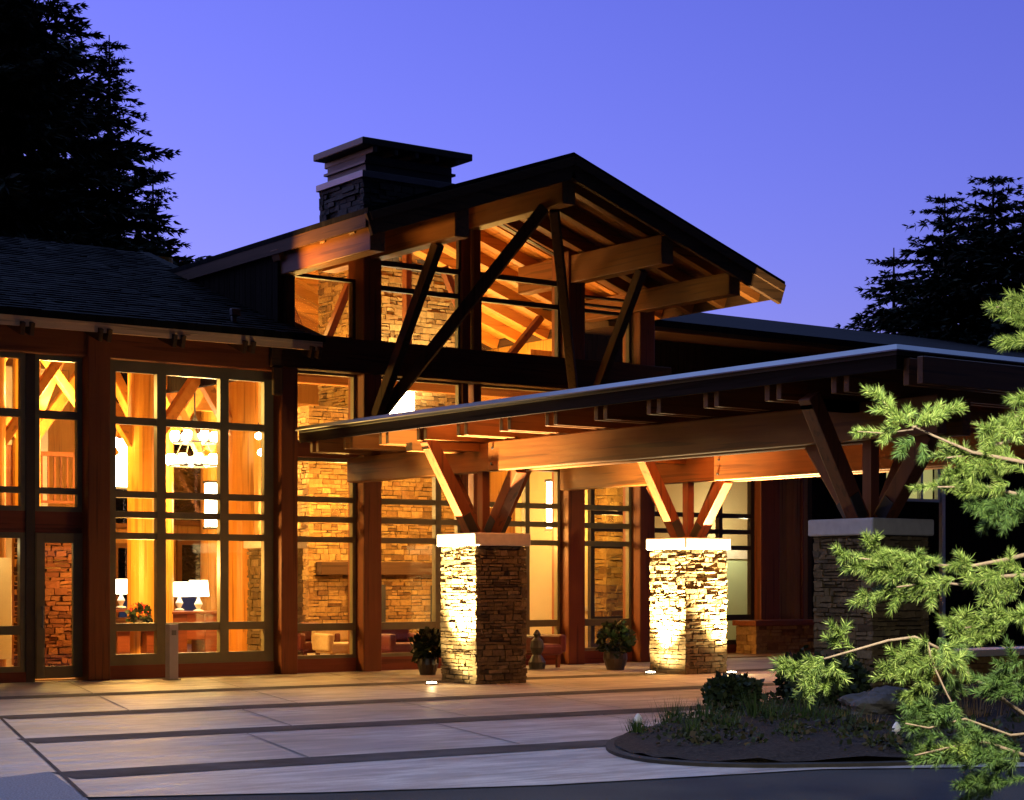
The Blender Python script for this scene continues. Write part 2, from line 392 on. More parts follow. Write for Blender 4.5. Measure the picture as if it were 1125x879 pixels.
# ------------------------------------------------------------------ the lodge
L = thing('lodge_building', 'large timber and glass lodge with a lit gabled hall and a stone chimney', 'building', (19.35, 34, 0))
Y0 = 28.0; XC = 19.35
RZ, PT = 8.95, .348              # ridge height and pitch of the gable roof
def rz(x): return RZ - PT * abs(x - XC)
# posts
for (x0, x1, top) in ((11.72, 12.10, 5.72), (15.21, 15.53, 5.74), (16.85, 17.22, rz(17.0) - .28), (21.40, 21.80, rz(21.6) - .28), (23.17, 23.55, rz(23.4) - .3), (7.6, 7.98, 5.72)):
    MB().box(x0, x1, 27.70, 28.25, 0, top).build('post', M['dark_z'], L, .02)
for (x0, x1) in ((19.09, 19.22), (19.34, 19.48)):
    MB().box(x0, x1, 27.9, 28.12, 5.83, rz(19.3) - .28).build('king_post', M['dark_z'], L, .01)
    MB().box(x0, x1, 27.9, 28.12, .2, 5.23).build('post', M['dark_z'], L, .01)
MB().box(15.42, 15.55, 27.95, 28.2, 5.83, rz(15.48) - .28).build('post', M['brown_z'], L, .01)
# beams along the front
MB().box(15.0, 23.95, 27.66, 28.2, 5.24, 5.83).build('sill_beam', M['brown_x'], L, .02)
MB().box(15.02, 15.2, 27.62, 27.72, 4.75, 5.24).build('corbel', M['brown_z'], L, .03)
MB().box(4.0, 15.18, 27.76, 28.22, 5.18, 5.74).build('header_beam', M['dark_x'], L, .02)
MB().box(15.55, 16.83, 27.85, 28.2, 3.74, 4.0).box(17.25, 21.38, 27.85, 28.2, 3.74, 4.0).box(21.82, 23.15, 27.85, 28.2, 3.74, 4.0).build('ledger_beam', M['dark_x'], L, .01)

def window(x0, x1, z0, z1, bars_z=(), bars_x=(), mat='frame', y=Y0, fw=.055, ft=.07, poly=None, name='window', side=None):
    m = MB(); y0, y1 = y - .05, y + .06
    m.box(x0, x0 + fw, y0, y1, z0, z1); m.box(x1 - fw, x1, y0, y1, z0, z1)
    m.box(x0 + fw, x1 - fw, y0, y1, z0, z0 + fw); m.box(x0 + fw, x1 - fw, y0, y1, z1 - fw, z1)
    for xb, w in bars_x: m.box(xb - w / 2, xb + w / 2, y0 - .012, y1, z0 + fw, z1 - fw)
    for zb, w in bars_z:
        xs = [x0 + fw] + [e for xb, wx in bars_x for e in (xb - wx / 2, xb + wx / 2)] + [x1 - fw]
        for a, c in zip(xs[::2], xs[1::2]): m.box(a, c, y0 + .004, y1 - .004, zb - w / 2, zb + w / 2)
    f = m.build(name, M[mat], L)
    MB().box(x0 + fw * .6, x1 - fw * .6, y - .006, y + .006, z0 + fw * .6, z1 - fw * .6).build('pane', M['glass'], f)
    return f
TZ = ((4.21, .12), (3.01, .11), (2.68, .11), (2.33, .11), (.84, .13))
window(12.12, 15.19, .22, 5.18, TZ, ((13.1, .16), (14.25, .16)), fw=.18)
window(10.93, 11.72, 2.70, 5.18, ((4.24, .13), (3.03, .1)), (), fw=.08)
window(8.0, 10.78, 2.70, 5.18, ((4.24, .13), (3.03, .1)), ((9.4, .15),), fw=.08)
MB().box(10.78, 10.93, 27.93, 28.07, .0, 5.18).build('mullion', M['darkframe'], L)
MB().box(8.0, 10.78, 27.96, 28.05, 2.36, 2.70).box(10.93, 11.72, 27.96, 28.05, 2.36, 2.70).build('spandrel', M['red_panel'], L)
window(8.0, 10.78, .16, 2.36, ((.82, .14),), ((9.4, .12),), fw=.09)
window(4.0, 7.6, .16, 5.18, TZ, ((5.8, .15),), fw=.09)
# glazed door
dm = MB(); dm.box(10.94, 11.08, 27.9, 27.97, .05, 2.36).box(11.55, 11.71, 27.9, 27.97, .05, 2.36).box(11.08, 11.55, 27.9, 27.97, .05, .24).box(11.08, 11.55, 27.9, 27.97, 2.2, 2.36)
door = dm.build('door', M['frame'], L, .005)
MB().box(11.06, 11.57, 27.93, 27.94, .22, 2.22).build('pane', M['glass'], door)
MB().tube([(11.02, 27.84, .85), (11.02, 27.84, 1.2)], .014, 8).box(11.01, 11.03, 27.84, 27.9, .87, .89).box(11.01, 11.03, 27.84, 27.9, 1.16, 1.18).build('handle', M['metal'], door)
MB().box(12.12, 15.19, 27.93, 28.08, 0, .22).box(4, 10.78, 27.93, 28.08, 0, .16).build('kick_panel', M['red_panel'], L)
# gable hall glazing
GZ = ((3.02, .1), (2.67, .1), (2.32, .1), (.79, .13))
for (x0, x1, bx) in ((15.55, 16.83, ()), (17.24, 19.07, ((18.58, .12),)), (19.5, 21.38, ((20.6, .1),)), (21.82, 23.15, ())):
    window(x0, x1, .24, 3.74, GZ, bx, fw=.06)
    window(x0, x1, 4.0, 5.24, (), (), fw=.04)
    MB().box(x0, x1, 27.93, 28.08, 0, .24).build('kick_panel', M['red_panel'], L)
window(15.55, 16.83, 5.83, 6.93, (), (), 'darkframe', fw=.06)
window(21.82, 23.15, 5.83, 6.86, (), (), 'darkframe', fw=.06)
window(21.82, 23.15, 6.93, rz(23.15) - .5, (), (), 'darkframe', fw=.04)
for (x0, x1) in ((17.24, 19.07), (19.5, 21.38)):
    window(x0, x1, 5.83, 7.28, ((6.83, .09),), (), 'darkframe', fw=.05)
def tri_window(x0, x1, z0):
    t0, t1 = rz(x0) - .42, rz(x1) - .42
    m = MB(); q = [Vector((x0, Y0, z0)), Vector((x1, Y0, z0)), Vector((x1, Y0, t1)), Vector((x0, Y0, t0))]
    for i in range(4):
        if (q[(i + 1) % 4] - q[i]).length > .05: m.bar(q[i], q[(i + 1) % 4], .06, .09, (0, 1, 0))
    f = m.build('gable_window', M['darkframe'], L)
    m = MB(); m.add([(p.x, Y0, p.z) for p in q], [(0, 1, 2, 3)]); m.build('pane', M['glass'], f)
tri_window(17.24, 19.07, 7.3); tri_window(19.5, 21.38, 7.3)
MB().box(19.24, 19.32, 27.98, 28.05, 5.83, 8.3).build('mullion', M['dark_z'], L)
# rake trim over the glazing, following the roof
for sgn, xa, xb in ((-1, 15.25, XC), (1, XC, 23.5)):
    MB().bar((xa, 28.0, rz(xa) - .33), (xb, 28.0, rz(xb) - .33), .26, .2, (0, 0, 1)).build('rake_beam', M['fir_x'], L, .01)
# gable roof: shingle slabs, board soffit, rafters, purlins, barge boards
EL, ER, YF, YB = 15.28, 24.30, 24.98, 43.0
def slab(mb, x0, x1, y0, y1, t0, t1):
    mb.add([(x, y, rz(x) - t) for t in (t0, t1) for y in (y0, y1) for x in (x0, x1)], [(0, 1, 3, 2), (4, 6, 7, 5), (0, 4, 5, 1), (1, 5, 7, 3), (3, 7, 6, 2), (2, 6, 4, 0)])
gr = MB(); slab(gr, EL - .06, XC, YF - .08, YB, 0, .09); slab(gr, XC, ER + .06, YF - .08, YB, 0, .09)
roof = gr.build('roof', M['shingle'], L)
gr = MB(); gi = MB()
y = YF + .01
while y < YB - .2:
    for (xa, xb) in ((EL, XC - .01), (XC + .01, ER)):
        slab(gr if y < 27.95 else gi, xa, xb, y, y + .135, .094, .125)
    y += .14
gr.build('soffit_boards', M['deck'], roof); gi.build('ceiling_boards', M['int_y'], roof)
gr = MB(); gi = MB()
for i in range(19):
    yy = YF + .6 + i * .95
    for (xa, xb) in ((EL + .02, XC - .12), (XC + .12, ER - .02)):
        (gr if yy < 28 else gi).bar((xa, yy, rz(xa) - .24), (xb, yy, rz(xb) - .24), .17, .22)
gr.build('rafters', M['fir_x'], roof, .008); gi.build('ceiling_rafters', M['int_x'], roof, .008)
for (xa, xb) in ((EL - .02, XC), (XC, ER + .02)):
    MB().bar((xa, YF - .03, rz(xa) - .27), (xb, YF - .03, rz(xb) - .27), .09, .36).build('barge_board', M['brown_x'], roof, .01)
    MB().bar((xa, YF - .1, rz(xa) - .15), (xb, YF - .1, rz(xb) - .15), .05, .14).build('barge_trim', M['brown_x'], roof, .005)
for (xa, sg) in ((EL, -1), (ER, 1)):
    MB().bar((xa + sg * .03, YF, rz(xa) - .2), (xa + sg * .03, YB, rz(xa) - .2), .05, .24).build('eave_fascia', M['brown_y'], roof)
for (xp, z0, z1) in ((XC, 8.08, 8.55), (XC - 2.23, 7.27, 7.80), (XC + 2.23, 7.27, 7.80), (XC - 3.86, 6.87, 7.28), (XC + 3.86, 6.87, 7.28)):
    MB().box(xp - .14, xp + .14, YF + .06, 29.4, z0, z1).build('purlin', M['fir_y'], L, .015)
# outrigger struts from the posts to the purlin ends
for (pa, pb, w) in (((17.04, 27.62, 4.45), (17.12, 25.75, 7.27), .15), ((17.16, 27.62, 4.55), (19.25, 25.6, 8.1), .16),
                    ((21.66, 27.62, 4.45), (21.58, 25.75, 7.27), .15), ((21.5, 27.62, 4.9), (19.45, 25.6, 8.1), .16)):
    MB().bar(pa, pb, w, w + .04).build('strut', M['brown_z'], L, .012)
# left wing roof
LY, LZ, LP = 27.2, 5.76, .348; LR = LY + (8.2 - LZ) / LP
def lz(y): return LZ + LP * (y - LY) if y <= LR else LZ + LP * (2 * LR - LY - y)
XL = -8.0
lr = MB()
for (ya, yb) in ((LY, LR), (LR, 2 * LR - LY)):
    lr.add([(x, y, lz(y) - t) for t in (0, .1) for y in (ya, yb) for x in (XL, 15.78 if ya == LY else 15.5)], [(0, 1, 3, 2), (4, 6, 7, 5), (0, 4, 5, 1), (1, 5, 7, 3), (3, 7, 6, 2), (2, 6, 4, 0)])
lroof = lr.build('roof', M['shingle'], L)
m = MB(); rrs = random.Random(3); q_ = 0
while LY + q_ * .19 < LR - .05:
    ya = LY + q_ * .19; x_ = XL - .02; q_ += 1
    while x_ < 15.45:
        w_ = min(rrs.uniform(.14, .34), 15.5 - x_); t0_ = .022 + rrs.uniform(-.006, .008); dy_ = rrs.uniform(-.012, .012)
        if x_ > 4.0: m.add([(x_ + .004, ya + dy_, lz(ya) + t0_), (x_ + w_, ya + dy_, lz(ya) + t0_), (x_ + w_, ya + .2, lz(ya + .2) + .006), (x_ + .004, ya + .2, lz(ya + .2) + .006), (x_ + .004, ya + dy_, lz(ya) + .001), (x_ + w_, ya + dy_, lz(ya) + .001)], [(0, 1, 2, 3), (4, 5, 1, 0)])
        x_ += w_
m.build('shingle_courses', M['shake'], lroof)
MB().box(XL, 15.74, LY + .02, LY + .07, LZ - .15, LZ - .10 + .02).box(XL, 15.74, LY + .03, LY + .08, LZ - .25, LZ - .15).build('eave_fascia', M['pale_x'], lroof)
m = MB()
yy = LY + .1
while yy < LR:
    m.add([(x, y, lz(y) - t) for t in (.104, .13) for y in (yy, min(yy + .135, LR)) for x in (XL, 15.5)], [(0, 1, 3, 2), (4, 6, 7, 5), (0, 4, 5, 1), (1, 5, 7, 3), (3, 7, 6, 2), (2, 6, 4, 0)]); yy += .14
m.build('soffit_boards', M['deck'], lroof)
for i in range(14):
    xx = 15.6 - i * 1.27
    m = MB()
    for dx in (-.075, .075):
        m.bar((xx + dx, LY - .02, LZ - .3), (xx + dx, LY + .9, LZ - .3 + .9 * LP), .07, .2)
    m.build('rafter_tail', M['brown_y'], lroof, .008)
# gable hall side walls, left wing walls, back wall
m = MB()
for i in range(41):
    y_ = 28.0 + i * .2
    m.box(15.3, 15.41, y_ + .006, y_ + .194, 5.84 if y_ < 28.3 else 5.2, rz(15.4) - .3)
m.build('clerestory_wall', M['siding'], L)
HOLES = ((18.5, 18.95, .7, 2.4), (20.2, 21.3, .6, 2.5), (20.0, 21.2, 3.1, 5.2), (18.4, 18.95, 3.0, 5.0), (22.0, 22.8, 3.6, 6.0))
m = MB(); xs_ = sorted({XL, 24.5} | {h[0] for h in HOLES} | {h[1] for h in HOLES})
for xa, xb in zip(xs_, xs_[1:]):
    zc = 0
    for h in sorted((h for h in HOLES if h[0] <= xa + .001 and h[1] >= xb - .001), key=lambda h: h[2]):
        m.box(xa, xb, 42.0, 42.2, zc, h[2]); zc = h[3]
    m.box(xa, xb, 42.0, 42.2, zc, 9)
m.build('back_wall', M['panel'], L)
MB().box(3.7, 4.0, 27.7, 42, 0, 8.2).build('end_wall', M['panel'], L)
MB().box(4, 32, 28.1, 42, -.02, .02).build('interior_floor', M['floorwood'], L)
# chimney (stone shaft, metal shroud, cap) on the far roof slope
ch = MB(); CX0, CX1, CY0, CY1 = 19.49, 21.81, 32.04, 33.78
MB().box(CX0 + .04, CX1 - .04, CY0 + .04, CY1 - .04, 7.9, 9.85).build('chimney_core', M['joint'], L)
stone_wall(ch, CX0, CX1, CY0, CY1, 8.0, 9.8, .07, .2, .15, .5, .12, .05); chim = ch.build('chimney', M['stone_ch'], L)
MB().box(CX0 - .08, CX1 + .08, CY0 - .08, CY1 + .08, 9.8, 9.94).build('ledge', M['metal'], chim, .01)
MB().box(CX0 + .1, CX1 - .1, CY0 + .1, CY1 - .1, 9.94, 10.3).build('shroud', M['darkmetal'], chim)
MB().box(CX0 + .04, CX1 - .04, CY0 + .04, CY1 - .04, 10.12, 10.17).build('shroud_band', M['darkframe'], chim)
m = MB().box(CX0 - .16, CX1 + .22, CY0 - .22, CY1 + .06, 10.43, 10.58)
for i in range(5): m.box(CX0 + .1 + i * .5, CX0 + .2 + i * .5, CY0 - .2, CY1 + .04, 10.3, 10.43)
m.build('chimney_cap', M['darkframe'], chim, .02)
# right wing: set-back entry bay, siding, upper wall, shed roof
YR = 29.85
for (x0, x1) in ((28.22, 28.8),): MB().box(x0, x1, YR - .25, YR + .1, 0, 4.2).build('post', M['dark_z'], L, .02)
window(23.6, 28.2, .2, 4.1, ((3.02, .1), (2.67, .1), (2.32, .1), (.79, .13)), ((25.15, .1), (27.2, .1)), 'darkframe', y=YR, fw=.1)
MB().box(23.56, 28.2, YR - .06, YR + .08, 0, .2).build('kick_panel', M['red_panel'], L)
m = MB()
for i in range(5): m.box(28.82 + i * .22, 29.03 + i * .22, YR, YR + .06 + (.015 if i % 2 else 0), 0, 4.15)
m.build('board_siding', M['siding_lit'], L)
MB().tube([(29.63, YR - .1, .05), (29.63, YR - .1, 4.1)], .045, 10).build('downpipe', M['dark_z'], L)
m = MB()
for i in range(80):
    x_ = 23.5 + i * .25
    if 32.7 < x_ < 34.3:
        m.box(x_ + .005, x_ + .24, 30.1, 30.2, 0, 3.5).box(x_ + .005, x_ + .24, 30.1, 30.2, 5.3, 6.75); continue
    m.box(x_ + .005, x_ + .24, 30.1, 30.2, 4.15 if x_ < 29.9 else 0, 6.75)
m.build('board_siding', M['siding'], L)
MB().box(29.92, 30.05, YR, 30.1, 0, 4.15).build('corner_board', M['brown_z'], L)
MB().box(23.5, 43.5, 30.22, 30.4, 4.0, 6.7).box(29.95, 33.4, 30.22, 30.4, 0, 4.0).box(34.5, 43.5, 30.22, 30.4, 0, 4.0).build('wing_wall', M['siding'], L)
MB().box(23.5, 44, 29.1, 30.3, 6.78, 6.98).build('eave_beam', M['brown_x'], L)
MB().add([(x, y, z) for (y, z) in ((29.0, 7.0), (38, 9.0)) for x in (23.4, 45)] + [(x, y, z - .14) for (y, z) in ((29.0, 7.0), (38, 9.0)) for x in (23.4, 45)],
         [(0, 1, 3, 2), (4, 6, 7, 5), (0, 4, 5, 1), (1, 5, 7, 3), (3, 7, 6, 2), (2, 6, 4, 0)]).build('roof', M['shingle'], L)
wf = window(32.9, 34.55, 3.5, 5.3, (), ((33.9, .08),), 'white', y=30.06, fw=.07, name='window')
MB().box(32.9, 34.55, 30.215, 30.219, 3.5, 5.3).build('curtain', M['dimwin'], wf)
MB().box(34.62, 34.74, 30.0, 30.1, 0, 6.7).build('downpipe', M['white'], L)

# ------------------------------------------------------------------ lodge interior
m = MB(); core = MB()
FY = 31.85
core.box(18.15, 22.38, FY + .04, 34.0, 0, 5.08); core.box(19.5, 21.8, FY + .24, 33.8, 5.08, 8.5)
hearth = core.build('fireplace', M['joint'], L)
fs_ = MB(); stone_wall(fs_, 18.1, 22.42, FY, 34.0, .32, 5.08, .05, .14, .09, .33, .1, .02, 'xy')
stone_wall(fs_, 19.45, 21.86, FY + .2, 33.8, 5.08, 8.4, .05, .16, .11, .36, .1, .03, 'xy'); fs_.build('stone_facing', M['stone_in'], hearth)
MB().box(18.24, 22.1, FY - .26, FY - .02, 1.71, 1.98).build('mantel', M['brown_x'], hearth, .02)
MB().box(17.95, 22.5, FY - .68, FY - .01, .02, .32).build('hearth_slab', M['cap'], hearth, .02)
MB().box(18.97, 19.85, FY - .065, FY - .05, .42, 1.52).build('dark_firebox_sheet', M['iron'], hearth)  # flat black sheets, here and below, stand in for shaded openings
MB().box(20.95, 21.3, FY - .065, FY - .05, .42, 1.5).build('dark_niche_sheet', M['iron'], hearth)
# round log columns with braces
for (x, y_, r, h) in ((14.15, 31.0, .27, 7.6), (16.35, 31.2, .36, 7.0), (16.0, 34.2, .28, 8.1), (12.9, 33.4, .27, 7.9), (11.4, 31.0, .2, 7.0), (19.35, 38.5, .3, 8.0), (13.3, 37.5, .28, 7.5)):
    if x < 15.4: h = min(h, lz(y_) - .3)
    MB().tube([(x, y_, .02), (x, y_, h)], [r, r * .93], 20).build('log_column', M['log'], L)
for (a, b_, w) in (((14.1, 31, 3.9), (12.6, 31, 6.2), .2), ((14.2, 31, 3.9), (15.8, 31.1, 6.1), .2), ((16.35, 31.2, 4.0), (14.9, 31.2, 6.2), .2), ((16.4, 31.2, 4.0), (17.8, 31.2, 6.4), .22),
                   ((16, 34.2, 4.2), (14.3, 34.2, 6.5), .2), ((16, 34.2, 4.2), (17.6, 34.2, 6.5), .2), ((12.9, 33.4, 4.1), (11.2, 33.4, 6.2), .2), ((12.9, 33.4, 4.1), (14.5, 33.4, 6.3), .2),
                   ((14.2, 31, 4.2), (14.2, 33.6, 6.6), .2), ((12.9, 33.4, 4.3), (12.9, 31.2, 6.2), .2), ((11.4, 31, 3.8), (12.7, 31, 5.7), .16), ((11.4, 31, 3.8), (10.2, 31, 5.7), .16), ((12.3, 31.6, 5.9), (13.9, 31.6, 3.9), .15), ((15.0, 32.4, 5.9), (16.1, 32.6, 4.1), .16), ((15.1, 32.4, 5.9), (14.3, 32.4, 4.3), .13), ((10.6, 32.2, 5.8), (11.7, 32.2, 3.9), .16), ((12.1, 32.2, 5.8), (11.2, 32.2, 4.2), .14), ((11.5, 33.0, 5.8), (11.9, 33.0, 3.2), .14), ((17.5, 33.2, 6.4), (16.6, 33.2, 4.2), .15)):
    MB().bar(a, b_, w, w).build('brace', M['int_n'], L, .015)
for y_ in (31.0, 34.2, 37.5): MB().box(4.2, 15.4, y_ - .14, y_ + .14, 6.1, 6.45).build('tie_beam', M['int_x'], L, .015)
for y_ in (30.2, 36.4):
    MB().box(15.6, 23.2, y_ - .1, y_ + .1, 5.3, 5.6).build('tie_beam', M['int_x'], L, .015)
    for (a, b_) in (((15.9, y_, 7.2), (17.3, y_, 5.6)), ((17.3, y_, 5.6), (18.2, y_, 7.6)), ((19.35, y_, 5.6), (19.35, y_, 8.1)), ((20.2, y_, 7.8), (21.3, y_, 5.6)), ((21.3, y_, 5.6), (22.6, y_, 7.0)), ((16.1, y_, 5.6), (16.1, y_, 6.9))):
        MB().bar(a, b_, .13, .16, (0, 1, 0)).build('brace', M['dark_n'], L, .01)
# mezzanine over the door side
MB().box(4.2, 14.6, 33.6, 36.6, 2.75, 3.0).build('mezzanine_floor', M['dark_x'], L)
rl = MB(); rl.box(4.2, 14.6, 33.55, 33.63, 3.98, 4.06).box(4.2, 14.6, 33.56, 33.62, 3.08, 3.13)
for i in range(80): rl.box(4.3 + i * .128, 4.33 + i * .128, 33.575, 33.605, 3.1, 4.0)
for x in (4.6, 6.6, 8.6, 10.6, 12.6, 14.5): rl.box(x - .08, x + .08, 33.5, 33.66, 3.0, 4.15)
rl.build('railing', M['dark_z'], L)
MB().box(4.2, 14.6, 36.6, 36.7, 0, 6.0).build('partition_wall', M['cream'], L)
MB().box(11.7, 12.7, 30.4, 30.6, .02, 2.7).build('partition_wall', M['stone_in'], L)
fs_ = MB(); stone_wall(fs_, 11.66, 12.7, 30.3, 30.7, .03, 2.7, .05, .13, .1, .3, .08, .03, 'xy'); fs_.build('stone_facing', M['stone_red'], L)
MB().box(10.0, 11.15, 29.55, 29.62, .3, 1.98).build('blind', M['curtain'], L)
# stone pier beside the big log
pr = MB(); pr.box(16.18, 16.86, 30.02, 30.68, .02, 2.2); pp = pr.build('interior_pier', M['joint'], L)
fs_ = MB(); stone_wall(fs_, 16.15, 16.9, 30, 30.7, .02, 2.2, .06, .16, .12, .35, .08, .03); fs_.build('stone_facing', M['stone'], pp)
MB().box(16.08, 16.97, 29.93, 30.77, 2.2, 2.38).build('cap', M['cap'], pp, .02)
# back windows with dusk behind them
for (x0, x1, z0, z1) in HOLES:
    m = MB(); y_ = 41.9
    m.box(x0 - .12, x0, y_, y_ + .1, z0 - .12, z1 + .12).box(x1, x1 + .12, y_, y_ + .1, z0 - .12, z1 + .12).box(x0, x1, y_, y_ + .1, z1, z1 + .12).box(x0, x1, y_, y_ + .1, z0 - .12, z0)
    f = m.build('window', M['fir_x'], L); MB().box(x0, x1, y_ + .05, y_ + .07, z0, z1).box((x0 + x1) / 2 - .02, (x0 + x1) / 2 + .02, y_ + .03, y_ + .045, z0, z1).build('pane', M['glass'], f)
# cream partition, stone pier and door behind the right bays
MB().box(22.9, 28.5, 31.3, 31.5, 0, 4.0).build('partition_wall', M['cream'], L)
MB().box(28.5, 31.5, 31.6, 31.75, 0, 4.05).build('partition_wall', M['cream'], L)
fs_ = MB(); stone_wall(fs_, 24.9, 25.8, 30.9, 31.3, .02, 3.9, .06, .18, .15, .45, .1, .03, 'xy'); fs_.build('stone_facing', M['stone_in'], L)
MB().box(22.95, 23.7, 31.24, 31.295, .05, 3.2).build('interior_door', M['curtain'], L, .01)
MB().box(23.72, 23.82, 31.2, 31.3, .02, 3.6).build('door_trim', M['fir_z'], L)
MB().box(24.3, 24.95, 31.26, 31.297, .95, 1.05).build('chair_rail', M['cap'], L)
MB().box(23.6, 29.9, 31.9, 32.0, 4.0, 6.6).build('upper_wall', M['panel'], L)
MB().box(28.55, 29.9, 31.2, 31.25, .02, 2.1).build('partition_wall', M['greenwall'], L)
MB().box(28.55, 29.9, 31.15, 31.23, 2.1, 2.33).build('lintel', M['cap'], L)
point('bay_fill_lamp', (28.5, 30.4, 2.7), 90, (1, .85, .55), .1)  # unseen lamp added to brighten the green wall
MB().box(23.6, 29.9, 28.2, 32, 4.05, 4.15).build('bay_ceiling', M['deck'], L)
MB().box(24.5, 24.7, 31.5, 42, 0, 8).build('partition_wall', M['panel'], L)
# ------------------------------------------------------------------ entrance canopy
K = thing('entrance_canopy', 'low timber porte cochere on stacked stone pillars, lit from below', 'canopy', (19, 20.5, 0))
CXL, CXR, CYF, CYB, CZ = 15.35, 22.6, 13.95, 27.35, 4.2
kr = MB().box(CXL, CXR, CYF, CYB, CZ - .1, CZ).build('roof', M['darkframe'], K)
m = MB(); b4 = [(CXL, CYF, CXR, CYB), (CXL - .07, CYF - .07, CXR + .07, CYB)]
for z0, z1, (xa, ya, xb, yb), (xc_, yc_, xd, yd) in ((CZ - .05, CZ + .015, b4[1], b4[0]),):
    m.add([(xa, yb, z0), (xa, ya, z0), (xb, ya, z0), (xb, yb, z0), (xc_, yd, z1), (xc_, yc_, z1), (xd, yc_, z1), (xd, yd, z1), (xa, yb, z0 - .015), (xa, ya, z0 - .015), (xb, ya, z0 - .015), (xb, yb, z0 - .015)],
          [(0, 1, 5, 4), (1, 2, 6, 5), (2, 3, 7, 6), (8, 9, 1, 0), (9, 10, 2, 1), (10, 11, 3, 2)])
m.build('drip_edge', M['metal'], kr)
MB().box(CXL, CXR, CYF + .002, CYF + .05, CZ - .26, CZ - .102).box(CXL + .002, CXL + .05, CYF + .05, CYB, CZ - .26, CZ - .102).build('fascia', M['fascia_dark'], kr)
m = MB(); yy = CYF + .06
while yy < CYB - .1: m.box(CXL + .06, CXR - .05, yy, yy + .135, CZ - .135, CZ - .104); yy += .14
m.build('soffit_boards', M['deck'], kr)
ys = [27.0 - i * 1.1 for i in range(13)]
for yy in ys:
    m = MB()
    for dy in (-.1, .1): m.box(CXL + .1, CXR - .1, yy + dy - .045, yy + dy + .045, 3.76, CZ - .136)
    m.build('rafter', M['fir_x'], K, .01)
PX = (16.6, 21.27)
for xp in PX:
    MB().box(xp - .13, xp + .13, 22.9, 27.65, 3.31, 3.74).build('beam', M['fir_y'], K, .015)
    m = MB()
    for s_ in (-1, 1): m.box(xp + s_ * .135 - .0, xp + s_ * .29, 14.2, 23.15, 3.29, 3.74)
    m.build('beam', M['fir_y'], K, .015)
    for s_ in (-1,):
        m = MB()
        for (yb, zb) in ((23.02, 3.64), (23.05, 3.4)): m.tube([(xp - .31, yb, zb), (xp - .285, yb, zb)], .022, 8)
        m.build('bolts', M['iron'], K)
def pillar(xc, yc, w=.95):
    h = w / 2
    c = MB().box(xc - h + .03, xc + h - .03, yc - h + .03, yc + h - .03, 0, 2.14).build('stone_pillar', M['joint'], K)
    s_ = MB(); stone_wall(s_, xc - h, xc + h, yc - h, yc + h, 0, 2.13, .03, .105, .06, .27, .09, .02); s_.build('stone_facing', M['stone'], c)
    MB().box(xc - h - .06, xc + h + .06, yc - h - .06, yc + h + .06, 2.14, 2.34).build('cap', M['cap'], c, .02)
    z0 = 2.33
    for (a, b_) in (((xc - .2, yc, z0), (xc - 1.05, yc, 3.78)), ((xc + .2, yc, z0), (xc + 1.0, yc, 3.78)),
                    ((xc, yc - .2, z0), (xc, yc - .95, 3.32)), ((xc, yc + .2, z0), (xc, yc + .95, 3.32))):
        MB().bar(a, b_, .2, .2, (0, 1, 0) if a[1] == b_[1] else (1, 0, 0)).build('strut', M['dark_z'], K, .012)
    MB().box(xc - .07, xc + .07, yc - .07, yc + .07, z0, 3.32).build('strut', M['dark_z'], K)
    for sx in (-1, 1):
        MB().bar((xc + sx * .24, yc - .108, z0 + .02), (xc + sx * .4, yc - .108, z0 + .3), .012, .16, (1, 0, 0)).build('steel_plate', M['iron'], K)
        MB().bar((xc - .108, yc + sx * .24, z0 + .02), (xc - .108, yc + sx * .4, z0 + .24), .16, .012, (1, 0, 0)).build('steel_plate', M['iron'], K)
    MB().box(CXL + .15, xc - .14, yc - .09, yc + .09, 3.62, 3.75).box(xc + .31, xc + 1.3, yc - .09, yc + .09, 3.62, 3.75).build('cross_beam', M['fir_x'], K)
pillar(16.6, 23.68); pillar(21.27, 24.13, .93); pillar(16.6, 15.5); pillar(21.27, 15.5)

# in-ground uplights: fixture with lens, and its lamp
def uplight(x, y, label, tgt, power, size=84):
    u = thing('ground_uplight', label, 'uplight', (x, y, 0), 'recessed uplights around the pillars')
    MB().lathe((x, y, 0), [(.10, 0), (.11, .012), (.11, .02), (.085, .024)], 20).build('housing', M['metal'], u)
    MB().lathe((x, y, .024), [(.08, 0), (.075, .012), (.02, .018)], 20).build('lens', M['lens'], u)
    o = spot('uplight_lamp', (x, y, .07), tgt, power, size, 1.0, (1, .74, .35), .04); spot('uplight_fill', (x, y, .075), (tgt[0], tgt[1], 1.5), 260, 165, .6, (1, .74, .35), .03); return u  # second, wide lamp added to fill the pillar base
uplight(15.62, 23.68, 'recessed uplight left of the pillar with one dark face', (15.78, 23.0, 4), 19000, 82)
uplight(20.47, 24.2, 'recessed uplight left of the fully lit pillar', (20.66, 24.0, 4), 16500, 80)
uplight(21.6, 23.38, 'recessed uplight right of the fully lit pillar', (21.58, 22.4, 4), 24000, 94)

zr = lz(28.5)
zr = lz(27.7)
t = thing('added_eave_flood', 'added small black floodlight on the left wing roof under the gable eave', 'floodlight', (14.3, 27.7, zr))  # added fixture, put here to throw orange light on the eave
MB().box(14.26, 14.34, 27.66, 27.74, zr - .02, zr + .1).box(14.22, 14.38, 27.6, 27.7, zr + .1, zr + .22).build('housing', M['iron'], t, .01)
spot('eave_fill_lamp', (14.3, 27.65, zr + .28), (15.28, 26.5, 7.3), 900, 58, 1, (1, .46, .09), .05)

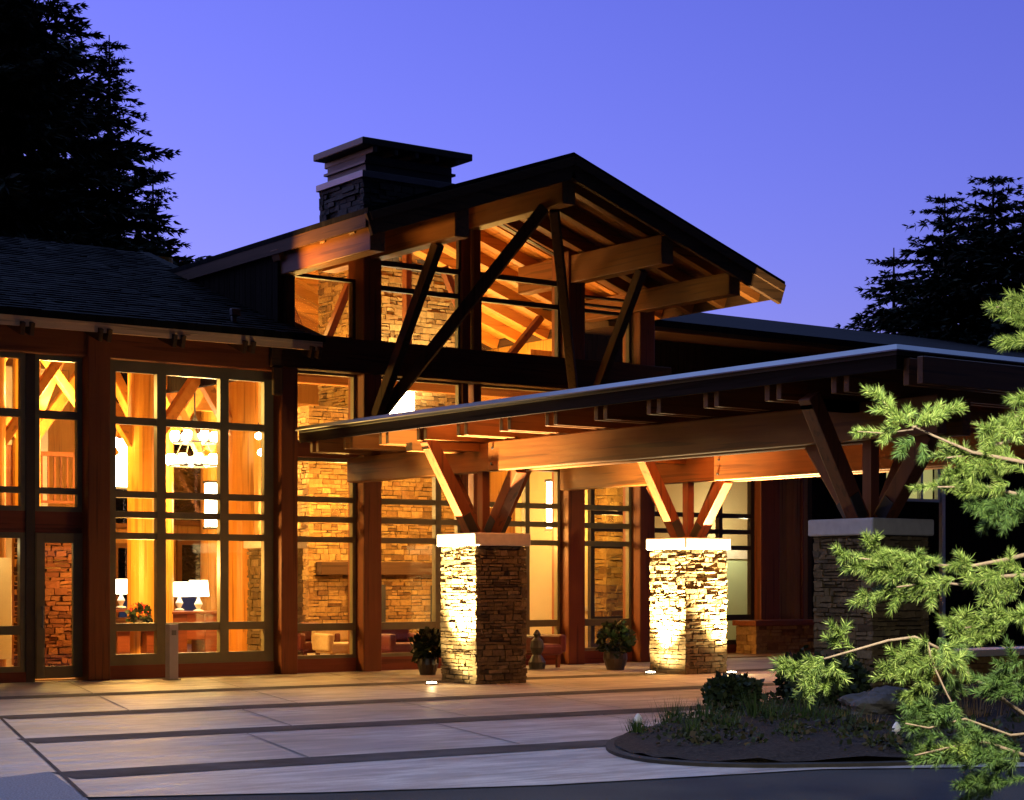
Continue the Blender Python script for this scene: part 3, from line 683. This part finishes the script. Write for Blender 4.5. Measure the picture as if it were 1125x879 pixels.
# ------------------------------------------------------------------ interior lamps and furniture
cz = 4.05; cxp, cyp = at(214, 498, 36.0).x, at(214, 498, 36.0).y
c = thing('chandelier', 'two tier ring chandelier with bright white glass shades inside the left glazing', 'chandelier', (cxp, cyp, cz))
m = MB()
for (r, z, nn) in ((.5, cz - .2, 10), (.42, cz + .25, 8)):
    m.tube([(cxp + r * cos(t), cyp + r * sin(t), z) for t in [2 * pi * i / 24 for i in range(25)]], .02, 6)
m.tube([(cxp, cyp, cz - .2), (cxp, cyp, 6.1)], .018, 6)
for i in range(4):
    t = pi / 2 * i; m.tube([(cxp + .5 * cos(t), cyp + .5 * sin(t), cz - .2), (cxp, cyp, cz + .8)], .01, 5)
m.build('ring_frame', M['iron'], c)
for (r, z, nn) in ((.5, cz - .19, 10), (.42, cz + .26, 8)):
    for i in range(nn):
        t = 2 * pi * i / nn; MB().lathe((cxp + r * cos(t), cyp + r * sin(t), z), [(.03, 0), (.075, .05), (.085, .17), (.07, .2)], 10).build('shade', M['bulb'], c)
point('chandelier_lamp', (cxp, cyp, cz + .05), 1500, r=.4)
def table_lamp(px, py, d, label, s=1):
    P = at(px, py, d)
    t = thing('table_lamp', label, 'lamp', (P.x, P.y, P.z - .42 * s), 'lit table lamps in the lounge')
    b0 = (P.x, P.y, P.z - .42 * s)
    MB().lathe(b0, [(.1 * s, 0), (.1 * s, .02), (.03 * s, .05), (.08 * s, .15), (.03 * s, .25), (.02 * s, .3)], 12).build('base', M['cap'], t)
    MB().lathe((P.x, P.y, P.z - .14 * s), [(.2 * s, 0), (.17 * s, .30 * s)], 16).build('lamp_shade', M['shade'], t)
table_lamp(197, 648, 37.6, 'left one of the two white lamps side by side on the dark desk')
table_lamp(218, 647, 37.6, 'right one of the two white lamps side by side on the dark desk', 1.1)
table_lamp(133, 645, 37, 'white lamp near the left edge of the triple glazing')
P = at(208, 700, 37.6)
d = thing('console_desk', 'dark mahogany desk carrying two lit lamps', 'desk', (P.x, P.y, .02))
m = MB().box(P.x - .75, P.x + .75, P.y - .35, P.y + .35, .92, .98); m.build('desk_top', M['desk'], d, .01)
MB().box(P.x - .7, P.x - .2, P.y - .32, P.y + .32, .02, .92).box(P.x + .2, P.x + .7, P.y - .32, P.y + .32, .02, .92).box(P.x - .2, P.x + .2, P.y - .3, P.y - .27, .4, .92).build('pedestal', M['desk'], d, .01)
P = at(133, 700, 37)
d = thing('side_table', 'small dark side table under the single white lamp', 'table', (P.x, P.y, .02))
MB().box(P.x - .4, P.x + .4, P.y - .3, P.y + .3, .98, 1.03).build('table_top', M['desk'], d)
for sx in (-1, 1):
    for sy in (-1, 1): MB().box(P.x + sx * .34 - .04, P.x + sx * .34 + .04, P.y + sy * .24 - .04, P.y + sy * .24 + .04, .02, .98).build('leg', M['desk'], d)
P = at(147, 690, 33)
d = thing('hall_table', 'dark table behind the glass with a flower pot on it', 'table', (P.x, P.y, .02))
MB().box(P.x - .45, P.x + .45, P.y - .3, P.y + .3, .70, .76).build('table_top', M['cap'], d, .01)
for sx in (-1, 1): MB().box(P.x + sx * .28 - .12, P.x + sx * .28 + .12, P.y - .2, P.y + .2, .02, .70).build('leg', M['desk'], d)
def leaves(cx, cy, cz, rx, rz_, nn, sz, seed, flat_=.5):
    rr = np.random.RandomState(seed); V = []; F = []
    for i in range(nn):
        v = rr.normal(size=3); v /= np.linalg.norm(v); rad = rr.uniform(.55, 1) ** .5
        c0 = np.array([cx, cy, cz]) + v * rad * rr.uniform(.75, 1.18) * np.array([rx, rx, rz_]) * (1 + .18 * math.sin(5 * v[0] + seed) * math.cos(4 * v[1]))
        d0 = v + rr.normal(size=3) * .7; d0 /= np.linalg.norm(d0); s_ = np.cross(d0, rr.normal(size=3)); s_ /= np.linalg.norm(s_)
        L_ = sz * rr.uniform(.6, 1.3); w_ = L_ * .38
        k_ = len(V); V += [c0, c0 + d0 * L_ * .5 + s_ * w_, c0 + d0 * L_, c0 + d0 * L_ * .5 - s_ * w_]; F.append((k_, k_ + 1, k_ + 2, k_ + 3))
    return V, F
fp = thing('flower_pot', 'dark pot of red flowers on the hall table', 'flower pot', (P.x + .12, P.y, .76))
MB().lathe((P.x + .12, P.y, .76), [(.07, 0), (.11, .1), (.1, .17)], 14).build('pot', M['pot'], fp)
V, F = leaves(P.x + .12, P.y, 1.0, .17, .15, 160, .1, 3); raw('leaves', V, F, M['leafy'], fp)
V, F = leaves(P.x + .1, P.y, 1.06, .17, .12, 70, .06, 4); raw('petals', V, F, M['petal'], fp)
def armchair(px, d, label, mat, w=.75, rz_=0, hb=.85):
    hb = min(hb, .8)
    P = at(px, 700, d); x, y = P.x, P.y
    t = thing('armchair', label, 'armchair', (x, y, .02), 'armchairs around the hearth')
    MB().box(x - w / 2, x + w / 2, y - .35, y + .35, .25, .45).build('seat', M[mat], t, .05)
    MB().box(x - w / 2, x + w / 2, y + .25, y + .42, .45, hb).build('backrest', M[mat], t, .05)
    for s_ in (-1, 1):
        MB().box(x + s_ * w / 2 - .07, x + s_ * w / 2 + .07, y - .35, y + .3, .3, .62).build('armrest', M[mat], t, .04)
        for s2 in (-1, 1): MB().box(x + s_ * (w / 2 - .08) - .03, x + s_ * (w / 2 - .08) + .03, y + s2 * .28 - .03, y + s2 * .28 + .03, .02, .25).build('leg', M['desk'], t)
armchair(342, 34.6, 'red armchair left of the beige one before the hearth', 'leather')
armchair(374, 34.3, 'beige armchair with a pale cushion before the hearth', 'linen', .8)
armchair(440, 34.2, 'red armchair seen right of the second timber post', 'leather')
armchair(592, 33.5, 'red armchair behind the dark urn in the right bay', 'leather', .6, 0, .6)
# glowing boxes added in place of brightly lit wall and column strips
def glowbox(px, py, d, h, w, label, power=0):
    P = at(px, py, d)
    t = thing('wall_glowbox', label, 'glowbox', (P.x, P.y, P.z - h / 2), 'glowing boxes for lit strips inside the lodge')
    MB().box(P.x - w / 2, P.x + w / 2, P.y - .1, P.y + .1, P.z - h / 2, P.z + h / 2).build('glass_body', M['bulb'], t)
    MB().box(P.x - w / 2 - .03, P.x + w / 2 + .03, P.y - .13, P.y + .13, P.z + h / 2, P.z + h / 2 + .05).box(P.x - w / 2 - .03, P.x + w / 2 + .03, P.y - .13, P.y + .13, P.z - h / 2 - .05, P.z - h / 2).build('cap', M['iron'], t)
    if power: point('glowbox_lamp', (P.x, P.y - .3, P.z), power, r=.2)
glowbox(132, 505, 37, 1.1, .22, 'tall lit lantern standing in for a lit strip at the left edge of the triple glazing')
glowbox(232, 555, 38, .9, .2, 'tall lit lantern standing in for a lit strip below and right of the chandelier', 60)
glowbox(607, 555, 35.6, .9, .14, 'slim lit lantern standing in for a lit strip on the cream wall left of a timber post', 40)
glowbox(441, 440, 37.3, .75, .5, 'very bright lantern standing in for a bright patch on the hearth stone below the sill beam', 160)
for (px, py, nm) in ((284, 479, 'upper'), (287, 497, 'lower')):
    P = at(px, py, 34.2)
    t = thing('globe_lamp', nm + ' of the two small sparkling globes beside the corner post', 'globe lamp', P, 'sparkling globe lamps')
    MB().lathe((P.x, P.y, P.z - .07), [(.01, 0), (.06, .03), (.075, .07), (.06, .11), (.01, .14)], 12).build('globe', M['lens'], t)
    MB().tube([(P.x, P.y, P.z + .07), (P.x, P.y, P.z + (.25 if nm == 'upper' else .2))], .01, 6).build('stem', M['iron'], t)

# interior light: unseen lamps added to fill the hall
point('hall_fill_lamp', (12.6, 31.2, 4.9), 1050); point('hall_fill_lamp', (10.5, 29.2, 2.15), 22, (1, .7, .3), .1)
point('hall_fill_lamp', (13.4, 29.2, 1.85), 680, (1, .48, .11)); point('hall_fill_lamp', (18.2, 30.6, 3.0), 480, (1, .48, .11))
point('hall_fill_lamp', (20.4, 29.4, 2.5), 520, (1, .46, .1)); point('hall_fill_lamp', (18.8, 36.5, 5.0), 500); point('hall_fill_lamp', (17.4, 31.2, 6.2), 560, r=.9); point('hall_fill_lamp', (23.0, 33.0, 5.8), 620, r=.9)
point('hall_fill_lamp', (24.4, 30.1, 3.0), 230, (1, .5, .12)); point('hall_fill_lamp', (13, 32.5, 4.8), 160)
spot('hearth_fill_spot', (20.5, 30.9, 5.2), (20.6, 32.1, 7.0), 900, 110, .8, (1, .78, .42))  # unseen spot added to brighten the chimney breast

# ------------------------------------------------------------------ things on the plaza
t = thing('door_bollard', 'slim grey rectangular post standing before the triple glazing', 'bollard', (12.98, 27.3, 0))
MB().box(12.9, 13.06, 27.22, 27.38, .01, .9).build('post_body', M['bollard'], t, .01)
MB().box(12.87, 13.09, 27.19, 27.41, 0, .015).build('base_plate', M['metal'], t)
MB().box(12.94, 13.02, 27.212, 27.219, .72, .8).build('push_plate', M['metal'], t)
t = thing('stone_bench', 'low stone faced planter bench beside the cedar siding', 'bench', (28.4, 29.3, 0))
s_ = MB(); stone_wall(s_, 27.5, 29.35, 29.0, 29.6, 0, .62, .07, .16, .15, .4, .08, .02); s_.box(27.53, 29.32, 29.03, 29.57, 0, .62); s_.build('base', M['stone_in'], t)
MB().box(27.42, 29.43, 28.93, 29.67, .62, .74).build('bench_top', M['dark_x'], t, .015)
P = at(1075, 745, 27)
t = thing('low_stone_wall', 'low reddish stone wall with a pale flat top in the planting', 'wall', (P.x, P.y, .0))
s_ = MB(); s_.box(P.x - .75, P.x + 1.4, P.y - .2, P.y + .2, 0, .5); stone_wall(s_, P.x - .78, P.x + 1.43, P.y - .23, P.y + .23, 0, .5, .08, .16, .15, .4, .08, .02); s_.build('base', M['stone_in'], t)
MB().box(P.x - .85, P.x + 1.5, P.y - .3, P.y + .3, .5, .6).build('coping', M['cap'], t, .01)
def pot_plant(px, py, d, label, h, r, seed, nm='potted_plant'):
    P = at(px, py, d); t = thing(nm, label, 'potted plant', (P.x, P.y, 0))
    MB().lathe((P.x, P.y, 0), [(r * .6, 0), (r * .85, h * .25), (r * .8, h * .42)], 16).build('pot', M['pot'], t)
    V, F = leaves(P.x, P.y, h * .68, r, h * .34, 420, .13, seed); raw('leaves', V, F, M['leafy'], t)
pot_plant(470, 735, 31.3, 'bushy plant in a dark pot just left of the two toned pillar', .7, .22, 11)
pot_plant(676, 722, 33.0, 'leafy plant in a dark pot between the two right hand timber posts', .8, .26, 12)
P = at(590, 715, 33.0)
t = thing('black_urn', 'small black figured urn behind the glass in the right bay', 'urn', (P.x, P.y, .02))
MB().lathe((P.x, P.y, .02), [(.14, 0), (.16, .12), (.08, .25), (.13, .38), (.11, .5), (.05, .56), (.07, .62), (.02, .7)], 14).build('urn_body', M['iron'], t)

# boulder, path lights, shrubs, grass
P = at(968, 818, 19.5)
rk = np.random.RandomState(5); m = MB()
import bmesh
bm = bmesh.new(); bmesh.ops.create_icosphere(bm, subdivisions=4, radius=1)
from mathutils import noise as mn
for v in bm.verts:
    nn = mn.fractal(v.co * 1.6, 1, 2, 4); v.co *= 1 + .28 * nn
    v.co.x *= .52; v.co.y *= .36; v.co.z *= .2; v.co.z = max(v.co.z, -.12)
me = bpy.data.meshes.new('boulder'); bm.to_mesh(me); bm.free(); me.materials.append(M['rock'])
o = bpy.data.objects.new('boulder', me); COL.objects.link(o); o.location = (P.x, P.y, .27); o.rotation_euler = (0, 0, .4)
tag(o, 'flat grey boulder lying in the mulch of the bed', 'boulder')
def path_light(px, py, d, label):
    P = at(px, py, d); t = thing('path_light', label, 'path light', (P.x, P.y, .1), 'small path lights in the bed')
    MB().tube([(P.x, P.y, .08), (P.x, P.y, .2)], .014, 8).build('stake', M['white'], t)
    MB().lathe((P.x, P.y, .19), [(.045, 0), (.05, .02), (.03, .06), (.008, .09)], 14).build('lamp_head', M['white'], t)
path_light(701, 812, 18.3, 'small white path light near the rounded tip of the bed')
path_light(985, 828, 17.2, 'small white path light in front of the boulder')
def shrub(px, py, d, rx, h, label, seed, nn=2600, sz=.085):
    P = at(px, py, d); t = thing('shrub', label, 'shrub', (P.x, P.y, .1), 'dark shrubs in the planting bed')
    m = MB(); rr = random.Random(seed)
    for i in range(9):
        a = rr.uniform(0, 2 * pi); m.tube([(P.x, P.y, .08), (P.x + cos(a) * rx * .4, P.y + sin(a) * rx * .4, .1 + h * .45), (P.x + cos(a) * rx * .75, P.y + sin(a) * rx * .75, .1 + h * rr.uniform(.6, .85))], [.014, .01, .004], 5)
    m.build('stems', M['bark'], t)
    V = []; F = []
    for q in range(7):
        a = rr.uniform(0, 2 * pi); rd = rr.uniform(.1, .55) * rx
        v2, f2 = leaves(P.x + cos(a) * rd, P.y + sin(a) * rd, .1 + h * rr.uniform(.38, .62), rx * .52, h * .42, nn // 7, sz, seed * 10 + q)
        k_ = len(V); V += v2; F += [tuple(i + k_ for i in f) for f in f2]
    V = [(x, y, max(z, .09)) for x, y, z in V]
    raw('leaves', V, F, M['shrub'], t)
shrub(803, 792, 21.3, .40, .36, 'round dark shrub at the left of the bed before the lit pavement', 21)
shrub(905, 790, 21.0, .5, .62, 'wide dark shrub under the drooping pine bough', 22)
shrub(965, 775, 22.5, .42, .5, 'dim shrub at the foot of the unlit stone pillar', 23)
shrub(878, 770, 22.6, .3, .6, 'narrow dark shrub beside the end of the lit pavement', 24)
def tufts(name, pts, mat, seed, label, h=.16, nb=90):
    rr = np.random.RandomState(seed); V = []; F = []
    for (px, py, d, sc) in pts:
        P = at(px, py, d)
        for i in range(nb):
            a = rr.uniform(0, 6.28); r0 = abs(rr.normal()) * .1 * sc
            b0 = np.array([P.x + r0 * cos(a), P.y + r0 * sin(a), .1]); lean = rr.uniform(.1, .7); H = h * sc * rr.uniform(.5, 1.2)
            tip = b0 + np.array([cos(a) * lean * H, sin(a) * lean * H, H]); sd_ = np.array([-sin(a), cos(a), 0]) * .006
            k_ = len(V); V += [b0 - sd_, b0 + sd_, tip]; F.append((k_, k_ + 1, k_ + 2))
    o = raw(name, V, F, M[mat]); return tag(o, label, 'grass', kind='stuff')
tufts('grass', [(740, 812, 19, 1), (775, 815, 18.8, 1.1), (830, 805, 19.5, 1.3), (850, 812, 19, 1), (880, 812, 19, 1.2), (905, 818, 18.6, 1), (930, 822, 18.3, .9), (800, 825, 18.2, .8), (700, 822, 18.2, .6), (760, 828, 17.8, .7), (870, 832, 17.4, .7), (1000, 800, 19, 1.2), (1040, 800, 19, 1.3)], 'grass', 31, 'low green grass tufts scattered in the mulch', .26, 130)
tufts('dry_grass', [(930, 812, 18.6, 1.1), (955, 820, 18.2, 1), (1060, 795, 19, 1.9), (1075, 790, 19, 2.0), (1010, 815, 18.4, 1), (940, 800, 19.5, .9)], 'straw', 32, 'dry straw coloured grass beside the boulder', .17, 60)

# low creeping cover and litter over the bed
rr = np.random.RandomState(61); V = []; F = []
for q in range(340):
    t_ = rr.uniform(0, 6.28); k_r = rr.uniform(.05, .82) ** .6
    bx, by = BED[int(t_ / 6.284 * len(BED))]; gx, gy = cxb + (bx - cxb) * k_r, cyb + (by - cyb) * k_r
    v2, f2 = leaves(gx, gy, .13, rr.uniform(.08, .3), rr.uniform(.03, .16), int(rr.uniform(25, 90)), rr.uniform(.03, .07), 200 + q)
    k_ = len(V); V += [np.maximum(p_, (-99, -99, .07)) for p_ in v2]; F += [tuple(i + k_ for i in f) for f in f2]
o = raw('ground_cover', np.array(V), F, M['cover']); tag(o, 'low dark creeping plants spread over the mulch of the bed', 'ground cover', kind='stuff')

# ------------------------------------------------------------------ trees
def conifer(px, d, ytop, spread, label, seed, nlev=34, power=.8, low=.12, zcut=0):
    T = at(px, ytop, d); h = T.z; x, y = T.x, T.y
    t = thing('fir_tree', label, 'tree', (x, y, 0), 'fir trees behind the lodge')
    rr = np.random.RandomState(seed)
    MB().tube([(x, y, 0), (x, y, h * .5), (x, y, h * .99)], [h * .018, h * .011, .02], 8).build('trunk', M['bark'], t)
    V = []; F = []
    for i in range(nlev):
        u = (i + rr.uniform(-.3, .3)) / nlev; z = h * (low + (1 - low) * max(0, min(.995, u)))
        Rl = spread * (1 - u) ** power * rr.uniform(.72, 1.12) + .25
        nb = 8 + int(6 * (1 - u)); a0 = rr.uniform(0, 6.28)
        for b_ in range(nb):
            a = a0 + 6.283 * b_ / nb + rr.uniform(-.35, .35); Lb = Rl * rr.uniform(.55, 1.1)
            dr = np.array([cos(a), sin(a), 0]); sdv = np.array([-sin(a), cos(a), 0]); rise = rr.uniform(.0, .28) - .18 * (1 - u)
            ns = max(5, int(Lb / .2))
            for s_ in range(ns):
                f = (s_ + rr.uniform(0, 1)) / ns
                c0 = np.array([x, y, z]) + dr * Lb * f + np.array([0, 0, Lb * (rise * f - .22 * f * f + .12 * f ** 4)])
                for q in range(11):
                    w = (1 - f * .55) * Lb * .15 + .11
                    sgn = rr.choice([-1, 1]); e = dr * rr.uniform(.2, .9) + sdv * sgn * rr.uniform(.1, .9) + np.array([0, 0, rr.uniform(-.4, .22)])
                    e /= np.linalg.norm(e); L_ = w * rr.uniform(.7, 1.5); nrm = rr.normal(size=3); p_ = np.cross(e, nrm); p_ /= np.linalg.norm(p_) + 1e-6; p_ *= L_ * rr.uniform(.07, .14)
                    k_ = len(V); V += [c0, c0 + e * L_ * .45 + p_, c0 + e * L_, c0 + e * L_ * .55 - p_]; F.append((k_, k_ + 1, k_ + 2, k_ + 3))
    raw('crown', np.array(V), F, M['conifer'], t)
conifer(12, 60, -330, 7.2, 'tallest dark fir behind the left wing, its top out of the picture', 41, 46, .85)
conifer(120, 66, 32, 5.6, 'slim dark fir right of the tallest one behind the left wing', 42, 38, .68)
conifer(-70, 62, -150, 5.6, 'dark fir at the left picture edge behind the left wing', 43, 30, .8)
conifer(62, 68, 0, 6.4, 'dense dark fir between the tallest and the slim one', 49, 40, .6)
conifer(168, 70, 176, 3.4, 'short dark fir lowest of those behind the left wing roof', 48, 26, .6)
conifer(1091, 58, 188, 6.6, 'pointed dark fir highest of those beyond the right wing', 44, 34, .68)
conifer(1038, 60, 208, 6.0, 'dark fir with long low limbs left of the pointed one', 45, 32, .68)
conifer(1146, 56, 200, 6.6, 'dark fir at the right picture edge beyond the right wing', 46, 32, .68)
conifer(982, 64, 268, 4.2, 'small dark fir leftmost of those beyond the right wing', 47, 24, .65)

# young pine in the right foreground
PD = 9.5
tr0 = at(1235, 640, PD); tx, ty = tr0.x, tr0.y
pine = thing('young_pine', 'young pine with pale boughs and bright green needles in the right foreground', 'tree', (tx, ty, 0))
MB().tube([(tx, ty, -.01), (tx + .03, ty, 1.2), (tx - .02, ty + .02, 2.5), (tx, ty, 4.2)], [.07, .055, .035, .01], 10).build('trunk', M['bark'], pine)
rn = np.random.RandomState(77)
NV = {'needle': [], 'oldneedle': []}
def twig(a, b, mat='needle', nl=.046, dens=1700, wob=.02):
    """a shoot of needles from a to b"""
    a = np.array(a); b = np.array(b); ax = b - a; Ln = np.linalg.norm(ax); ax = ax / Ln
    n_ = int(dens * Ln) + 40
    for i in range(n_):
        f = rn.uniform(0, 1) ** .85; base = a + ax * Ln * f
        r_ = rn.normal(size=3); r_ -= ax * r_.dot(ax); r_ /= np.linalg.norm(r_)
        fw = rn.uniform(.5, 1.2) + (1.2 if f > .9 else 0); dr = r_ + ax * fw; dr /= np.linalg.norm(dr)
        L_ = nl * rn.uniform(.45, 1.2); s_ = np.cross(dr, rn.normal(size=3)); s_ /= np.linalg.norm(s_) + 1e-6; s_ *= .0017
        NV[mat].append((base - s_, base + s_, base + dr * L_))
def bough(pts, d0, d1, r0, r1):
    P = [at(px, py, d0 + (d1 - d0) * i / (len(pts) - 1)) for i, (px, py) in enumerate(pts)]
    P = [p + Vector((0, 0, 0)) for p in P]
    return P
bw = []
def branch(pts, d0, d1, r0=.016, r1=.004, root=True):
    P = bough(pts, d0, d1, r0, r1)
    if root: P = [Vector((tx, ty, P[0].z - .12))] + P
    n_ = len(P); MB().tube(P, [r0 + (r1 - r0) * i / (n_ - 1) for i in range(n_)], 7).build('bough', M['twig'], pine, smooth=True)
    return P
def spray(pts, d, mat='needle', nside=2, sl=16, dens=1700, nl=.046, w=.5):
    """a needled shoot along pixel points at depth d, with side shoots"""
    P = [np.array(at(px, py, d + rn.uniform(-.03, .03))) for px, py in pts]
    for a, b_ in zip(P, P[1:]): twig(a, b_, mat, nl, dens)
    for a, b_ in zip(P, P[1:]):
        for k in range(nside):
            f = rn.uniform(.15, .9); c0 = a + (b_ - a) * f; ax = (b_ - a) / np.linalg.norm(b_ - a)
            e = ax * rn.uniform(.5, 1) + rn.normal(size=3) * .6; e /= np.linalg.norm(e)
            twig(c0, c0 + e * sl / FX * d * rn.uniform(.7, 1.4), mat, nl, dens)
# boughs (pale bark) and their needle sprays
branch([(1180, 520), (1125, 508), (1068, 497), (1026, 479), (1003, 468)], 9.4, 9.2)
branch([(1003, 470), (985, 455), (960, 432)], 9.2, 9.15, .006, .003, False)
branch([(1003, 472), (972, 476), (942, 474)], 9.2, 9.1, .005, .002, False)
branch([(1003, 470), (1022, 460), (1042, 450)], 9.2, 9.25, .005, .002, False)
spray([(1003, 468), (985, 455), (973, 444), (960, 432)], 9.15, nside=3); spray([(990, 470), (968, 474), (942, 474)], 9.15, nside=3, sl=12)
spray([(1000, 468), (1020, 460), (1042, 450)], 9.2, nside=4, sl=14); spray([(995, 462), (998, 448)], 9.2, nside=1)
spray([(1004, 480), (992, 492), (985, 500)], 9.2, 'oldneedle', 1, 10); spray([(1012, 486), (1016, 500)], 9.2, 'oldneedle', 1, 9)
branch([(1190, 470), (1125, 480), (1090, 490), (1065, 500), (1040, 503)], 9.5, 9.3)
branch([(1190, 560), (1125, 545), (1085, 535), (1050, 535), (1030, 535)], 9.5, 9.3)
for pl in ([(1100, 486), (1086, 470), (1078, 478)], [(1110, 492), (1075, 500), (1038, 500)], [(1095, 505), (1060, 510), (1045, 498)], [(1125, 505), (1100, 512), (1075, 522)],
           [(1080, 515), (1062, 520), (1050, 520)], [(1085, 535), (1055, 536), (1026, 533)], [(1110, 530), (1085, 540), (1060, 542)], [(1125, 520), (1110, 505), (1085, 492)], [(1130, 475), (1115, 465), (1105, 480)]):
    spray(pl, 9.35, nside=3, sl=20)
for pl in ([(1120, 545), (1090, 552), (1072, 555)], [(1125, 562), (1105, 568), (1085, 572)], [(1100, 552), (1080, 566), (1068, 552)], [(1130, 575), (1118, 560), (1095, 560)]): spray(pl, 9.4, 'oldneedle', 3, 18)
branch([(1190, 612), (1125, 610), (1105, 615), (1062, 623), (1030, 621), (980, 618), (935, 612)], 9.4, 9.0)
branch([(1190, 632), (1125, 632), (1095, 634), (1060, 643), (1030, 640), (985, 645)], 9.4, 9.05)
for pl in ([(985, 618), (955, 613), (920, 608)], [(1028, 616), (1000, 614), (970, 606), (955, 600)], [(1000, 622), (970, 626), (945, 628)], [(1020, 625), (985, 632), (960, 632)], [(975, 612), (960, 618), (938, 618)], [(1028, 612), (1010, 620), (990, 612)], [(960, 622), (942, 624), (934, 622)]):
    spray(pl, 9.05, nside=3, sl=15)
for pl in ([(1035, 640), (1005, 644), (972, 645)], [(1030, 650), (1000, 658), (975, 652)], [(975, 650), (958, 656), (950, 654)], [(1050, 636), (1030, 640), (1020, 648)], [(1068, 624), (1058, 618), (1048, 622)], [(1100, 630), (1080, 636), (1062, 640)], [(1125, 625), (1105, 622), (1095, 634)], [(1125, 645), (1100, 648), (1080, 655)]):
    spray(pl, 9.1, nside=3, sl=15)
branch([(1190, 685), (1125, 680), (1100, 682), (1060, 690)], 9.3, 9.0)
for pl in ([(1110, 684), (1075, 690), (1042, 688)], [(1100, 695), (1070, 700), (1045, 696)], [(1080, 682), (1060, 680), (1040, 684)], [(1105, 690), (1085, 698), (1070, 704)], [(1130, 675), (1105, 676), (1086, 674)], [(1130, 670), (1115, 680), (1100, 672)]): spray(pl, 9.0, nside=3, sl=16)
branch([(1190, 800), (1125, 785), (1085, 757), (1060, 738), (1030, 712), (1005, 700), (975, 704), (940, 714), (905, 724)], 9.2, 8.6, .013, .005)
for pl in ([(905, 722), (888, 732), (852, 727)], [(905, 722), (895, 740), (888, 752)], [(900, 724), (882, 735), (866, 734)], [(915, 722), (918, 738), (920, 745)], [(895, 735), (885, 755), (880, 764)], [(905, 735), (912, 745), (905, 752)], [(935, 712), (925, 700), (920, 694)], [(925, 712), (915, 706)]): spray(pl, 8.65, nside=2, sl=14)
branch([(1018, 704), (1025, 730), (1040, 762), (1056, 792)], 8.75, 8.7, .006, .004, False)
for pl in ([(1012, 704), (995, 718), (980, 728)], [(1020, 702), (1008, 720), (995, 740), (978, 742)], [(1010, 725), (995, 730), (976, 740)], [(1028, 712), (1020, 730), (1000, 735)], [(1025, 740), (1012, 755), (1002, 768)], [(1020, 755), (1005, 760), (998, 764)], [(1035, 708), (1045, 722), (1055, 730)]): spray(pl, 8.75, nside=3, sl=16)
for pl in ([(1035, 720), (1042, 740), (1050, 750)], [(1030, 700), (1040, 712), (1048, 722)], [(1130, 740), (1110, 745), (1085, 755)], [(1130, 755), (1105, 760), (1090, 765)], [(1125, 725), (1105, 735), (1095, 745)]): spray(pl, 8.9, 'oldneedle', 3, 22)
branch([(1190, 850), (1125, 830), (1080, 815), (1040, 822), (1005, 830)], 9.0, 8.6)
branch([(1190, 800), (1110, 808), (1060, 790), (1020, 800), (995, 795)], 9.0, 8.6, .01, .004)
for pl in ([(1040, 785), (1015, 792), (995, 800)], [(1050, 770), (1040, 785), (1030, 795)], [(1080, 812), (1050, 822), (1010, 826)], [(1060, 800), (1075, 808), (1090, 815)], [(1050, 830), (1025, 832), (1008, 828)], [(1100, 820), (1070, 826), (1055, 832)], [(1085, 845), (1070, 858), (1065, 865)], [(1110, 835), (1095, 850), (1085, 865)], [(1030, 785), (1018, 780), (1005, 783)]): spray(pl, 8.7, 'needle' if rn.uniform() < .4 else 'oldneedle', 3, 18)
for i in range(20):
    px = rn.uniform(1030, 1130); py = rn.uniform(800, 880) + (px - 1130) * -.25 * 0
    if py > 845 and px < 1055: continue
    spray([(px, py), (px - rn.uniform(15, 35), py + rn.uniform(-6, 12))], 8.8 + rn.uniform(-.2, .3), 'oldneedle', 2, 16)
branch([(1190, 400), (1140, 370), (1110, 340), (1095, 337)], 9.6, 9.4)
for pl in ([(1130, 350), (1112, 340), (1086, 336)], [(1135, 335), (1120, 328), (1112, 332)], [(1135, 360), (1122, 350), (1105, 345)], [(1135, 378), (1120, 376), (1110, 374)]): spray(pl, 9.45, nside=3, sl=14)
branch([(1190, 455), (1140, 450), (1115, 458)], 9.5, 9.4)
spray([(1135, 448), (1120, 458), (1114, 460)], 9.4, nside=2, sl=10); spray([(1135, 440), (1122, 436), (1116, 440)], 9.4, nside=2, sl=10)
for mt in NV:
    V = np.array(NV[mt]).reshape(-1, 3); raw('needles', V, np.arange(len(V)).reshape(-1, 3), M[mt], pine)
# lamp post added out of view on the right to light the pine
Lp = at(1178, 880, 6.7)
fl = thing('pine_fill_post', 'added, unseen black lamp post beside the young pine', 'lamp post', (Lp.x, Lp.y, 0))
MB().lathe((Lp.x, Lp.y, -.01), [(.13, 0), (.12, .12), (.06, .2), (.045, 2.2), (.035, 3.6), (.03, 3.81)], 14).build('post', M['iron'], fl)
MB().lathe((Lp.x, Lp.y, 3.8), [(.05, 0), (.2, .06), (.26, .1), (.05, .3), (.01, .38)], 18).build('lamp_hood', M['iron'], fl)
MB().lathe((Lp.x, Lp.y, 3.7), [(.06, 0), (.09, .05), (.08, .1)], 14).build('globe', M['shade'], fl)
spot('pine_fill_lamp', (Lp.x - .02, Lp.y + .02, 3.6), at(1050, 640, 9.1), 3600, 84, .9, (1, .93, .76), .1)
